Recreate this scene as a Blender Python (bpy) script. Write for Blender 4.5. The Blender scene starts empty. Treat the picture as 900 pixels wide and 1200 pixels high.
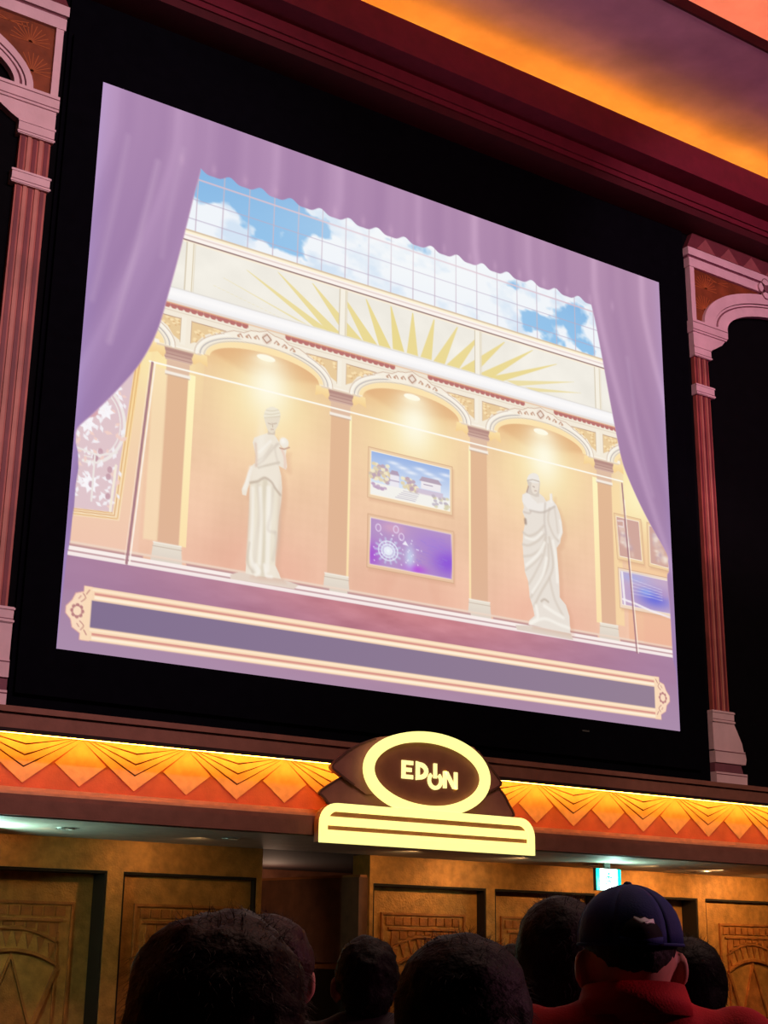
import bpy, bmesh, math, random
import numpy as np
from mathutils import Vector, Matrix
random.seed(4); rng = np.random.default_rng(7)
scene = bpy.context.scene
COL = scene.collection

# ------------------------------------------------------------------ camera
F = 1677.72                                   # focal length in pixels of the 900x1200 frame
AX = Vector((0.82809641, 0.17677527, 0.53198388))      # world X seen in camera axes (right, down, forward)
AZ = Vector((0.01368531, -0.95507073, 0.29606184))     # world Z
AY = Vector((-0.56041864, 0.23788738, 0.79330986))     # world Y
CAM = Vector((0, -14, 1.65))
right = Vector((AX[0], AY[0], AZ[0])); down = Vector((AX[1], AY[1], AZ[1])); fwd = Vector((AX[2], AY[2], AZ[2]))
cd = bpy.data.cameras.new('camera'); cam = bpy.data.objects.new('camera', cd); COL.objects.link(cam)
R = Matrix((right, -down, -fwd)).transposed()
cam.matrix_world = Matrix.Translation(CAM) @ R.to_4x4()
cd.sensor_fit = 'VERTICAL'; cd.sensor_height = 36; cd.lens = F / 1200 * 36; cd.clip_end = 200
scene.camera = cam

def unit(px, py):
    d = Vector((px - 450, py - 600, F)); d /= d.dot(AY)
    return d.dot(AX), d.dot(AZ)
def at(px, py, Y=0.0):                        # where the sight line of a pixel meets the upright plane Y
    a, t = unit(px, py); D = 14 + Y
    return Vector((a * D, Y, 1.65 + t * D))
def at_depth(px, py, depth):
    d = Vector(((px - 450) / F * depth, (py - 600) / F * depth, depth))
    return CAM + Vector((d.dot(AX), d.dot(AY), d.dot(AZ)))

# ------------------------------------------------------------------ world, exposure
w = bpy.data.worlds.new('world'); scene.world = w; w.use_nodes = True
w.node_tree.nodes['Background'].inputs[0].default_value = (0.30, 0.16, 0.22, 1)
w.node_tree.nodes['Background'].inputs[1].default_value = 0.02
vs = scene.view_settings
vs.view_transform = 'Standard'; vs.look = 'None'; vs.exposure = 0; vs.gamma = 1; vs.use_curve_mapping = False
scene.cycles.use_denoising = True
scene.cycles.max_bounces = 6

def lin(c):
    c = np.asarray(c, float) / 255.0
    return np.where(c <= 0.04045, c / 12.92, ((c + 0.055) / 1.055) ** 2.4)

# ------------------------------------------------------------------ lights
def spot(name, loc, target, energy, color, angle=30, size=0.3, blend=0.6):
    l = bpy.data.lights.new(name, 'SPOT'); l.energy = energy; l.color = color
    l.spot_size = math.radians(angle); l.spot_blend = blend; l.shadow_soft_size = size
    o = bpy.data.objects.new(name, l); COL.objects.link(o); o.location = loc
    o.rotation_euler = (Vector(target) - Vector(loc)).to_track_quat('-Z', 'Y').to_euler(); return o
def area(name, loc, target, energy, color, sx, sy):
    l = bpy.data.lights.new(name, 'AREA'); l.shape = 'RECTANGLE'; l.size = sx; l.size_y = sy
    l.energy = energy; l.color = color
    o = bpy.data.objects.new(name, l); COL.objects.link(o); o.location = loc
    o.rotation_euler = (Vector(target) - Vector(loc)).to_track_quat('-Z', 'Y').to_euler(); return o
# stage lamps on the rear ceiling that wash the two painted arches
spot('stage_lamp', (6, -13, 12), (4.4, 0, 8.5), 2300, (1.0, 0.62, 0.78), 52, 0.15)
spot('stage_lamp', (13, -13, 13), (15.9, 0, 10.8), 2900, (1.0, 0.55, 0.68), 34, 0.15)
spot('stage_lamp', (13, -13, 12), (15.5, 0, 5.0), 1500, (1.0, 0.66, 0.55), 30, 0.15)
spot('ceiling_fill', (9, -15, 4), (16, -2, 14), 1100, (1.0, 0.14, 0.5), 60, 0.3)  # unseen uplight added to tint the ceiling band purple
# unseen area light added above the queue as dim pinkish ambient fill
area('ambient_fill', (7, -11, 11.5), (9, 0, 2.5), 520, (1.0, 0.62, 0.5), 8, 3)
# unseen pink spot added beside the queue to redden caps and shoulders
spot('queue_fill', (6.5, -14.5, 3.4), (2.6, -12.0, 1.55), 330, (1.0, 0.34, 0.5), 22, 0.2)

# ------------------------------------------------------------------ materials
def mat(name, color, rough=0.6, metal=0.0, var=0.12, scale=6.0, bump=0.0, bscale=40, emit=None, estr=0.0, spec=0.3):
    m = bpy.data.materials.new(name); m.use_nodes = True
    nt = m.node_tree; b = nt.nodes['Principled BSDF']; c = lin(color)
    b.inputs['Roughness'].default_value = rough; b.inputs['Metallic'].default_value = metal
    b.inputs['Specular IOR Level'].default_value = spec
    tc = nt.nodes.new('ShaderNodeTexCoord'); n = nt.nodes.new('ShaderNodeTexNoise')
    n.inputs['Scale'].default_value = scale; n.inputs['Detail'].default_value = 5
    nt.links.new(tc.outputs['Object'], n.inputs['Vector'])
    r = nt.nodes.new('ShaderNodeValToRGB')
    r.color_ramp.elements[0].position = 0.3; r.color_ramp.elements[1].position = 0.7
    r.color_ramp.elements[0].color = (*(c * (1 - var)), 1); r.color_ramp.elements[1].color = (*np.minimum(c * (1 + var), 1), 1)
    nt.links.new(n.outputs['Fac'], r.inputs['Fac']); nt.links.new(r.outputs['Color'], b.inputs['Base Color'])
    if bump:
        n2 = nt.nodes.new('ShaderNodeTexNoise'); n2.inputs['Scale'].default_value = bscale
        nt.links.new(tc.outputs['Object'], n2.inputs['Vector'])
        bp = nt.nodes.new('ShaderNodeBump'); bp.inputs['Strength'].default_value = bump; bp.inputs['Distance'].default_value = 0.02
        nt.links.new(n2.outputs['Fac'], bp.inputs['Height']); nt.links.new(bp.outputs['Normal'], b.inputs['Normal'])
    if emit is not None:
        b.inputs['Emission Color'].default_value = (*lin(emit), 1); b.inputs['Emission Strength'].default_value = estr
    return m
M = dict(
    black=mat('black_drape', (11, 11, 15), 0.95, spec=0.05),
    velvet=mat('black_velvet', (11, 11, 17), 1.0, spec=0.0),
    maroon=mat('maroon_paint', (104, 20, 42), 0.7, bump=0.1),
    maroon_dark=mat('dark_maroon_paint', (70, 12, 24), 0.7),
    plaster_ceiling=mat('ceiling_plaster', (205, 146, 172), 0.85, bump=0.3, bscale=3, scale=1.2, var=0.18),
    ledge=mat('brown_ledge_paint', (136, 90, 76), 0.7, bump=0.1),
    soffit=mat('pale_soffit_paint', (190, 178, 165), 0.6, bump=0.1),
    ledge_dark=mat('dark_ledge_recess', (40, 26, 24), 0.8),
    terracotta=mat('terracotta_panel', (190, 94, 72), 0.65, bump=0.15, bscale=60),
    peach=mat('peach_relief', (228, 168, 124), 0.55, bump=0.08, bscale=50, scale=9),
    groove=mat('dark_red_groove_shade', (95, 30, 22), 0.8),
    gold=mat('aged_gold_wall', (184, 124, 60), 0.42, 0.45, 0.25, 9.0, 0.35, 45),
    gold_relief=mat('aged_gold_relief', (170, 100, 46), 0.45, 0.4, 0.3, 8.0, 0.3, 60),
    gold_dark=mat('dark_bronze_and_shade', (34, 22, 12), 0.7, 0.2),
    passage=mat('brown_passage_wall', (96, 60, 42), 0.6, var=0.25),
    passage_trim=mat('worn_bronze_rail', (150, 92, 50), 0.5, 0.3),
    pale=mat('pale_moulding_paint', (226, 196, 204), 0.6, var=0.1, scale=3, bump=0.15, bscale=14),
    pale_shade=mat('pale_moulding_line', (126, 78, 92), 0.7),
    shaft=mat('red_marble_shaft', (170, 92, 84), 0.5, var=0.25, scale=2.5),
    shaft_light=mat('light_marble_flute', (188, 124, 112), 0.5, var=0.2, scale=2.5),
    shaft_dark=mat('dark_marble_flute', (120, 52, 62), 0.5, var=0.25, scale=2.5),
    spandrel=mat('brown_spandrel_panel', (128, 66, 36), 0.6, var=0.35, scale=4, bump=0.3, bscale=20),
    shell=mat('shell_line_paint', (176, 98, 52), 0.6),
    band=mat('maroon_band_paint', (108, 48, 58), 0.7), band_tri=mat('mauve_triangle_paint', (150, 84, 88), 0.7),
    floor=mat('dark_floor', (60, 40, 38), 0.6, bump=0.1),
    neon=mat('yellow_neon', (255, 240, 150), 0.4, emit=(255, 248, 150), estr=1.15),
    letter=mat('lit_letter', (255, 240, 170), 0.4, emit=(255, 247, 165), estr=1.05),
    led=mat('amber_led', (255, 180, 60), 0.4, emit=(255, 190, 62), estr=36.0),
    led_cove=mat('orange_cove_led', (255, 150, 50), 0.4, emit=(255, 202, 36), estr=32.0),
    led_pink=mat('peach_cove_led', (255, 170, 110), 0.4, emit=(255, 205, 110), estr=26.0),
    sign_wing=mat('mauve_brown_wing', (150, 98, 92), 0.6, bump=0.1),
    sign_board=mat('sign_board_brown', (150, 96, 76), 0.6),
    sign_edge=mat('wing_edge', (98, 60, 58), 0.6),
    metal=mat('brushed_metal', (170, 170, 165), 0.35, 0.9),
    housing=mat('grey_housing', (70, 74, 72), 0.5),
    lamp=mat('warm_lamp', (255, 230, 190), 0.4, emit=(255, 220, 170), estr=0.8),
    exit_white=mat('exit_white', (240, 255, 250), 0.4, emit=(225, 255, 245), estr=7),
    exit_green=mat('exit_green', (20, 220, 190), 0.4, emit=(0, 225, 195), estr=3.2),
    exit_mark=mat('exit_mark', (10, 120, 90), 0.5, emit=(70, 190, 165), estr=1.0),
)
skin_tones = [mat('skin', (205, 150, 128), 0.55, var=0.06, scale=20), mat('skin_tan', (180, 124, 100), 0.55, var=0.06, scale=20)]
eye_m = mat('eye', (230, 226, 222), 0.2); lip_m = mat('lips', (165, 88, 84), 0.5)
hair_black = mat('black_hair', (19, 13, 12), 0.65, var=0.3, scale=60, bump=0.2, bscale=120)
hair_brown = mat('dark_brown_hair', (52, 30, 22), 0.6, var=0.3, scale=50, bump=0.2, bscale=110)
cloth = dict(red=mat('red_polo_cloth', (176, 12, 26), 0.85, bump=0.15, bscale=250), darkred=mat('dark_red_cloth', (125, 10, 20), 0.9, bump=0.15, bscale=250),
             mauve=mat('mauve_cloth', (176, 120, 150), 0.9), black=mat('black_cloth', (18, 16, 20), 0.9), navy=mat('navy_cloth', (26, 50, 112), 0.8, bump=0.1, bscale=300),
             grey=mat('grey_cloth', (80, 76, 80), 0.9), jeans=mat('denim', (44, 52, 76), 0.9), shoe=mat('shoe_leather', (30, 26, 26), 0.5),
             capnet=mat('cap_opening_dark', (12, 12, 16), 0.9), white=mat('white_thread', (225, 222, 230), 0.7))

# ------------------------------------------------------------------ helpers
def mesh_obj(name, me, m=None, parent=None, **props):
    o = bpy.data.objects.new(name, me); COL.objects.link(o)
    if m is not None and not me.materials: me.materials.append(m)
    if parent is not None: o.parent = parent
    for k, v in props.items(): o[k] = v
    return o
def bm_obj(name, bm, m=None, parent=None, smooth=False, **props):
    bmesh.ops.recalc_face_normals(bm, faces=bm.faces)
    me = bpy.data.meshes.new(name); bm.to_mesh(me); bm.free()
    if smooth: me.polygons.foreach_set('use_smooth', [True] * len(me.polygons))
    return mesh_obj(name, me, m, parent, **props)
def empty(name, loc, label, cat, group=None, rz=0.0):
    o = bpy.data.objects.new(name, None); COL.objects.link(o); o.location = loc; o.rotation_euler.z = rz
    o.empty_display_size = 0.1; o['label'] = label; o['category'] = cat
    if group: o['group'] = group
    return o
def box(bm, x0, x1, y0, y1, z0, z1):
    v = [bm.verts.new((x, y, z)) for x in (x0, x1) for y in (y0, y1) for z in (z0, z1)]
    for f in ((0, 1, 3, 2), (4, 6, 7, 5), (0, 4, 5, 1), (2, 3, 7, 6), (0, 2, 6, 4), (1, 5, 7, 3)):
        bm.faces.new([v[i] for i in f])
def B(*a):
    bm = bmesh.new(); box(bm, *a); return bm
def prism(bm, pts, y0, y1):                    # (x, z) outline, from y0 (front) to y1 (back)
    a = [bm.verts.new((x, y0, z)) for x, z in pts]; b = [bm.verts.new((x, y1, z)) for x, z in pts]
    n = len(pts); bm.faces.new(a); bm.faces.new(b[::-1])
    for i in range(n): bm.faces.new((a[i], b[i], b[(i + 1) % n], a[(i + 1) % n]))
def P(pts, y0, y1):
    bm = bmesh.new(); prism(bm, pts, y0, y1); return bm
def ribbon(bm, pts, wd, y0, y1, closed=False):  # raised bar that follows a line in an upright plane
    n = len(pts); L = []; Rr = []
    for i in range(n):
        p = Vector(pts[i])
        a = Vector(pts[(i - 1) % n] if closed or i else pts[i]); b = Vector(pts[(i + 1) % n] if closed or i < n - 1 else pts[i])
        d1 = (p - a).normalized() if (p - a).length > 1e-9 else (b - p).normalized()
        d2 = (b - p).normalized() if (b - p).length > 1e-9 else d1
        nn = Vector((-(d1 + d2).y, (d1 + d2).x)); nn = nn.normalized() if nn.length > 1e-6 else Vector((-d1.y, d1.x))
        k = max(0.4, abs(nn.dot(Vector((-d1.y, d1.x))))); h = wd / 2 / k
        L.append(p + nn * h); Rr.append(p - nn * h)
    V = [[bm.verts.new((q.x, y, q.y)) for q in s] for s in (L, Rr) for y in (y0, y1)]   # Lf Lb Rf Rb
    m = n if closed else n - 1
    for i in range(m):
        j = (i + 1) % n
        bm.faces.new((V[0][i], V[0][j], V[2][j], V[2][i])); bm.faces.new((V[1][i], V[3][i], V[3][j], V[1][j]))
        bm.faces.new((V[0][i], V[1][i], V[1][j], V[0][j])); bm.faces.new((V[2][i], V[2][j], V[3][j], V[3][i]))
    if not closed:
        bm.faces.new((V[0][0], V[2][0], V[3][0], V[1][0])); bm.faces.new((V[0][-1], V[1][-1], V[3][-1], V[2][-1]))
def Rb(pts, wd, y0, y1, closed=False):
    bm = bmesh.new(); ribbon(bm, pts, wd, y0, y1, closed); return bm
def tube(bm, pts, r, n=10, closed=False):
    pts = [Vector(p) for p in pts]; N = len(pts); rings = []
    for i, p in enumerate(pts):
        a = pts[(i - 1) % N] if closed or i else p; b = pts[(i + 1) % N] if closed or i < N - 1 else p
        d = (b - a).normalized(); u = d.cross(Vector((0, 1, 0)));
        if u.length < 1e-3: u = d.cross(Vector((1, 0, 0)))
        u.normalize(); v = d.cross(u)
        rings.append([bm.verts.new(p + r * (math.cos(t) * u + math.sin(t) * v)) for t in (2 * math.pi * k / n for k in range(n))])
    for i in range(N if closed else N - 1):
        A, Bq = rings[i], rings[(i + 1) % N]
        for k in range(n): bm.faces.new((A[k], A[(k + 1) % n], Bq[(k + 1) % n], Bq[k]))
    if not closed: bm.faces.new(rings[0][::-1]); bm.faces.new(rings[-1])
def cyl(bm, c, r, z0, z1, n=24):
    a = [bm.verts.new((c[0] + r * math.cos(t), c[1] + r * math.sin(t), z0)) for t in (2 * math.pi * k / n for k in range(n))]
    b = [bm.verts.new((v.co.x, v.co.y, z1)) for v in a]
    bm.faces.new(a); bm.faces.new(b[::-1])
    for i in range(n): bm.faces.new((a[i], b[i], b[(i + 1) % n], a[(i + 1) % n]))
def struct(name, bm, m, parent=None, **p):
    if parent is None: p['kind'] = 'structure'
    return bm_obj(name, bm, m, parent, **p)

def smooth_open(p, k=4):
    out = []; n = len(p)
    for i in range(n - 1):
        a, b, c, d = (np.array(p[max(0, min(n - 1, j))], float) for j in (i - 1, i, i + 1, i + 2))
        for t in np.arange(k) / k: out.append(tuple(.5 * (2 * b + (c - a) * t + (2 * a - 5 * b + 4 * c - d) * t * t + (3 * b - a - 3 * c + d) * t ** 3)))
    return out + [tuple(p[-1])]
# ------------------------------------------------------------------ room shell
XL, XR, YB = -8.0, 27.0, -22.0
struct('floor', B(XL, XR, YB, 7.0, -0.2, 0), M['floor'])
struct('wall_left', B(XL - 0.2, XL, YB, 7.0, 0, 15.6), M['maroon_dark'])
struct('wall_right', B(XR, XR + 0.2, YB, 7.0, 0, 15.6), M['maroon_dark'])
struct('wall_rear', B(XL, XR, YB - 0.2, YB, 0, 15.6), M['maroon_dark'])
struct('wall_upper', B(XL, XR, 0.10, 0.45, 2.885, 13.75), M['black'])

# ceiling: red cornice, amber cove, lower ceiling band, second lip, upper ceiling
bm = bmesh.new(); box(bm, XL, XR, -0.40, 0.25, 12.50, 12.62); struct('trim_1', bm, M['maroon_dark'])
bm = bmesh.new(); box(bm, XL, XR, -0.43, 0.25, 12.62, 12.90)
box(bm, XL, XR, -0.46, -0.43, 12.70, 12.73); struct('trim_2', bm, M['maroon'])
bm = bmesh.new(); box(bm, XL, XR, -0.75, 0.25, 12.90, 13.24); box(bm, XL, XR, -0.75, -0.70, 13.24, 13.42)
box(bm, XL, XR, -0.78, -0.75, 12.90, 12.97); struct('trim_3', bm, M['maroon'])
bm = bmesh.new(); box(bm, XL, XR, -2.70, 0.45, 13.75, 13.81); struct('ceiling_lower', bm, M['plaster_ceiling'])
bm = bmesh.new(); box(bm, XL, XR, -2.74, -2.70, 13.72, 13.89); struct('trim_4', bm, M['maroon_dark'])
bm = bmesh.new(); box(bm, XL, XR, YB, 0.45, 14.60, 14.8); struct('ceiling', bm, M['plaster_ceiling'])
for y, z, m, lab in ((-0.50, 13.372, 'led_cove', 'amber light strip hidden in the lower ceiling cove'), (-2.36, 13.95, 'led_pink', 'peach light strip hidden in the upper ceiling cove')):
    o = bm_obj('light_strip', B(XL, XR, y - 0.02, y + 0.02, z - 0.03, z), M[m], label=lab, category='light strip', kind='thing')

# ------------------------------------------------------------------ ledge, frieze, fascia, soffit
bm = bmesh.new(); box(bm, XL, XR, -0.50, 0.25, 3.709, 3.918); box(bm, XL, XR, -0.53, -0.5, 3.86, 3.918); struct('trim_5', bm, M['ledge'])
struct('trim_6', B(XL, XR, -0.50, -0.455, 3.672, 3.709), M['ledge_dark'])
fz = struct('trim_7', B(XL, XR, -0.14, 0.25, 3.15, 3.709), M['terracotta'])     # terracotta frieze wall
bm_obj('light_strip', B(XL, XR, -0.32, -0.29, 3.690, 3.708), M['led'], label='glowing amber light strip under the brown ledge above the zigzag frieze', category='light strip')
# zigzag reliefs, each piece one part of the frieze
x_ap = 5.63 * 1.0; per = 1.1975
zt, zb = 3.70, 3.235
def chevron_pts(xa, xb, hin, hout, wi, wo):
    """V band between apex xa and xb: upper line dips to hin, lower line dips to hout; wi/wo = where they start on the top line."""
    c = (xa + xb) / 2
    return [(xa + wi, zt), (c, zt - hin), (xb - wi, zt), (xb - wo, zt), (c, zt - hout), (xa + wo, zt)]
H = zt - zb
levels = [(0.0, 0.20, 0.30, 0.205), (0.22, 0.42, 0.200, 0.14), (0.44, 0.66, 0.135, 0.075), (0.68, 1.0, 0.070, 0.0)]
a0 = x_ap - per * 10
k = 0
protos = {}
for i in range(0, 26):
    xa = a0 + i * per
    if xa < 1.5 or xa > 20.5: continue
    key = 'c'
    if key not in protos:
        protos[key] = []
        # innermost plate then three nested V bands, each a little further back
        c = per / 2
        bmx = P([(0.155, 0), (c, -H * 0.17), (per - 0.155, 0)], -0.176, -0.14); protos[key].append(('chevron', bmx))
        prev = [(0.155, 0.17)]
        for q, (w0, h0, w1, h1) in enumerate([(0.115, 0.205, 0.115, 0.40), (0.075, 0.435, 0.075, 0.64), (0.035, 0.675, 0.0, 1.0)]):
            y = -0.168 + q * 0.008
            w0i = [0.135, 0.095, 0.055][q]; w1o = [0.105, 0.065, 0.0][q]
            # convex split: left arm and right arm share the middle line
            pts = [(w0i, 0), (c, -H * h0), (per - w0i, 0), (per - w1o, 0), (c, -H * h1), (w1o, 0)]
            bq = bmesh.new()
            for arm in ([(w0i, 0), (c, -H * h0), (c, -H * h1), (w1o, 0)], [(c, -H * h0), (per - w0i, 0), (per - w1o, 0), (c, -H * h1)]):
                prism(bq, arm, y, -0.14)
            protos[key].append(('chevron', bq))
        protos[key].append(('chevron_shade_backing', P([(0.01, 0), (c, -H * 0.985), (per - 0.01, 0)], -0.1425, -0.14)))  # dark plate puts the shadow lines between the bands into colour
        # diamond between two fans
        dm = P([(0, 0), (0.275, -H * 0.52), (0, -H * 0.99), (-0.275, -H * 0.52)], -0.150, -0.14)
        protos['objs'] = []
        for nm, b in protos[key] + [('diamond', dm)]:
            o = bm_obj(nm, b, M['groove' if nm == 'chevron_shade_backing' else 'peach'], fz); bpy.context.view_layer.update()
            protos['objs'].append(o)
        for o in protos['objs']: o.location = (xa, 0, zt)
    else:
        for o in protos['objs']:
            c2 = o.copy(); COL.objects.link(c2); c2.location = (xa, 0, zt)
bm = bmesh.new(); box(bm, XL, XR, -0.30, 0.25, 3.13, 3.175); box(bm, XL, XR, -0.36, 0.25, 3.09, 3.13); struct('trim_8', bm, M['peach'])
bm = bmesh.new(); box(bm, XL, XR, -0.46, 1.75, 3.04, 3.09); box(bm, XL, XR, -0.50, 1.75, 2.885, 3.04); struct('trim_9', bm, M['ledge'])
struct('trim_11', B(XL, XR, -0.44, 1.62, 2.874, 2.885), M['soffit'])

# ------------------------------------------------------------------ lower wall with relief doors
DY = 1.63; DS = 14 + DY
def dx(a): return a * DS
ZH = 2.53
pieces = []        # (a0, a1, recess) doors by their opening edges
doors = [(0.318, 0.4335, .34), (0.446, 0.5573, .10), (0.6653, 0.7816, .18), (0.7908, 0.9060, .18), (0.9160, 1.0357, .31), (1.046, 1.1640, .10)]
bm = bmesh.new()
edges = [(XL, dx(0.318))] + [(dx(doors[i][1]), dx(doors[i + 1][0])) for i in range(5)] + [(dx(1.164), XR)]
box(bm, XL, dx(0.5618), DY, DY + 0.4, ZH, 2.885); box(bm, dx(0.6619), XR, DY, DY + 0.4, ZH, 2.885)
for i, (a, b) in enumerate(edges):
    if i == 2: box(bm, a, dx(0.5618), DY, DY + 0.4, 0, ZH); box(bm, dx(0.6619), b, DY, DY + 0.4, 0, ZH)
    else: box(bm, a, b, DY, DY + 0.4, 0, ZH)
struct('wall_lower', bm, M['gold'])
def relief(door, cx, y, hw):
    """lotus relief: border, row of blocks, two arches with a fan between them, converging stems and a tall triangle"""
    y0 = y - 0.028
    def part(name, bmq, m='gold_relief'): return bm_obj(name, bmq, M[m], door)
    s = hw / 0.78
    X = lambda v: cx + v * s
    part('relief_border', Rb([(X(-.78), .55), (X(-.78), 2.17), (X(.78), 2.17), (X(.78), .55)], .030, y0, y))
    part('relief_bar', Rb([(X(-.66), 1.985), (X(.66), 1.985)], .03, y0, y))
    for k in range(9):
        part('block', B(X(-.70 + k * .157), X(-.70 + k * .157 + .13), y - 0.02, y, 2.03, 2.13))
    Rarc = lambda hw2, zs, zt2, n=14: [(X(-hw2 + 2 * hw2 * q / n), zs + (zt2 - zs) * (1 - ((2 * q / n - 1) ** 2)) ** 0.5) if 0 < q < n else (X(-hw2 + 2 * hw2 * q / n), zs) for q in range(n + 1)]
    o1 = [(X(-.62 + 1.24 * q / 16), 1.73 + .16 * (1 - (q / 8 - 1) ** 2)) for q in range(17)]
    o2 = [(X(-.62 + 1.24 * q / 16), 1.50 + .16 * (1 - (q / 8 - 1) ** 2)) for q in range(17)]
    part('arch_band', Rb(o1, .026, y0, y)); part('arch_band', Rb(o2, .034, y0 - .01, y))
    for k in range(8):                       # wedges between the arches
        q = k * 2 + 1; (xa, za), (xb, zb2) = o1[q], o2[q]
        cxm = (xa + xb) / 2 ; wv = .056 * s
        part('wedge', P([(xa - wv, za - .03), (xa + wv, za - .03), (xb + (cx - xb) * .05, zb2 + .035)], y - .018, y))
    for k in range(8):                       # short second row of blocks above the outer arch
        xk = -.60 + k * .155
        zlow = 1.73 + .16 * (1 - (xk + .06) ** 2 / .62 ** 2) + .03
        if 1.95 - zlow > .03: part('block', B(X(xk), X(xk + .12), y - 0.018, y, zlow, 1.955))
    for sg in (-1, 1):
        part('stem', Rb([(X(sg * .62), 1.47), (X(sg * .28), .72)], .040, y0 - .012, y))
        part('stem', Rb([(X(sg * .60), 1.86), (X(sg * .60), .75)], .022, y0, y))
    part('triangle', P([(X(0), 1.53), (X(.27), .85), (X(-.27), .85)], y - .022, y))
    part('triangle_rim', Rb([(X(-.31), .85), (X(0), 1.60), (X(.31), .85)], .028, y0 - .01, y))
for i, (a, b, rc) in enumerate(doors):
    x0, x1 = dx(a), dx(b)
    d = struct('door_%d' % (i + 1), B(x0, x1, DY + rc, DY + rc + .06, 0.0, ZH), M['gold'])
    bq = bmesh.new(); box(bq, x0, x1, DY + .012, DY + rc - .001, ZH - .03, ZH - .001)  # top strip is dark trim standing in for the header's shade line
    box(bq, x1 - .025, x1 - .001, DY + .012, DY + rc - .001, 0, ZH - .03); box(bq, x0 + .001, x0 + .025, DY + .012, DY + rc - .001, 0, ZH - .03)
    bm_obj('reveal_and_shade_line', bq, M['gold_dark'], d)
    S2 = (DS + rc) / DS
    cx = (x0 + x1) / 2
    if i == 0: cx = dx(0.3655) * S2
    relief(d, cx + (0.11 if i == 5 else 0), DY + rc, 0.66 if i != 0 else 0.68)
# passage behind the opening: slanting side wall with a rail
A = (dx(0.6619), DY + .05); Bq = (0.5618 * 18.95 - .9, 4.95)
def slab(p, q, th, z0, z1):
    d = Vector((q[0] - p[0], q[1] - p[1])).normalized(); n = Vector((-d.y, d.x)) * th
    bm = bmesh.new()
    v = [bm.verts.new((x, y, z)) for z in (z0, z1) for x, y in ((p[0], p[1]), (q[0], q[1]), (q[0] - n.x, q[1] - n.y), (p[0] - n.x, p[1] - n.y))]
    for f in ((0, 1, 2, 3), (4, 7, 6, 5), (0, 4, 5, 1), (1, 5, 6, 2), (2, 6, 7, 3), (3, 7, 4, 0)): bm.faces.new([v[i] for i in f])
    return bm
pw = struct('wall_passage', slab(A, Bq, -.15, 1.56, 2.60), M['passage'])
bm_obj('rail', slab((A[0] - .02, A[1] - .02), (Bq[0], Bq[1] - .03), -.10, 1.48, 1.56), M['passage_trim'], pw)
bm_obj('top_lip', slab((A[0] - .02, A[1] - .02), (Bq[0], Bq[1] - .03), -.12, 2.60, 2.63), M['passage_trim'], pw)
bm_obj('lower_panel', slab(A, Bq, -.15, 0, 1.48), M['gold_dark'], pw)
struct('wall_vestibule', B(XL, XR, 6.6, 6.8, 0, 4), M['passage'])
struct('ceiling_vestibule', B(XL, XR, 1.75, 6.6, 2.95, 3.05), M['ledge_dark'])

# downlights in the soffit
def downlight(x, y, lab):
    r = empty('downlight', (x, y, 2.874), lab, 'ceiling light', 'downlights under the brown fascia')
    bm = bmesh.new(); n = 24
    ring = []
    for rad, z in ((.105, 0), (.105, -.012), (.08, -.014), (.075, .0)):
        ring.append([bm.verts.new((rad * math.cos(2 * math.pi * k / n), rad * math.sin(2 * math.pi * k / n), z)) for k in range(n)])
    for q in range(3):
        for k in range(n): bm.faces.new((ring[q][k], ring[q][(k + 1) % n], ring[q + 1][(k + 1) % n], ring[q + 1][k]))
    bm_obj('rim', bm, M['metal'], r)
    bm = bmesh.new()
    for k in range(-2, 3): box(bm, k * .03 - .003, k * .03 + .003, -.06, .06, -.018, -.002)
    bm_obj('louvre', bm, M['metal'], r)
    bm = bmesh.new(); cyl(bm, (0, 0), .05, -.006, -.001); bm_obj('bulb', bm, M['lamp'], r)
    return r
for (px, py), t, lab in zip(((77, 969), (270, 981), (692, 1018), (825, 1020)), (14.43, 14.43, 15.0, 14.97),
        ('small round louvred downlight at the far left end of the soffit', 'small round louvred downlight left of the yellow neon sign',
         'small round louvred downlight just left of the green exit sign', 'small round louvred downlight right of the green exit sign')):
    a, _ = unit(px, py); downlight(a * t, t - 14, lab)
# their light on the gold wall: warm, stronger to the right
for x, e in ((3.2, 6), (5.6, 12), (7.4, 24), (10.3, 48), (12.0, 60), (14.3, 70), (15.6, 120), (17.2, 130)):
    spot('wall_washer', (x, 0.55, 2.86), (x + .1, 1.63, 1.9), e, (1.0, 0.62, 0.27), 140, 0.06, 0.9)
spot('passage_fill', (8.2, 2.3, 2.9), (9.4, 4.0, 1.8), 45, (1.0, 0.6, 0.35), 110, 0.08, 0.8)  # unseen spot added to brighten the slanting passage wall

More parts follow.
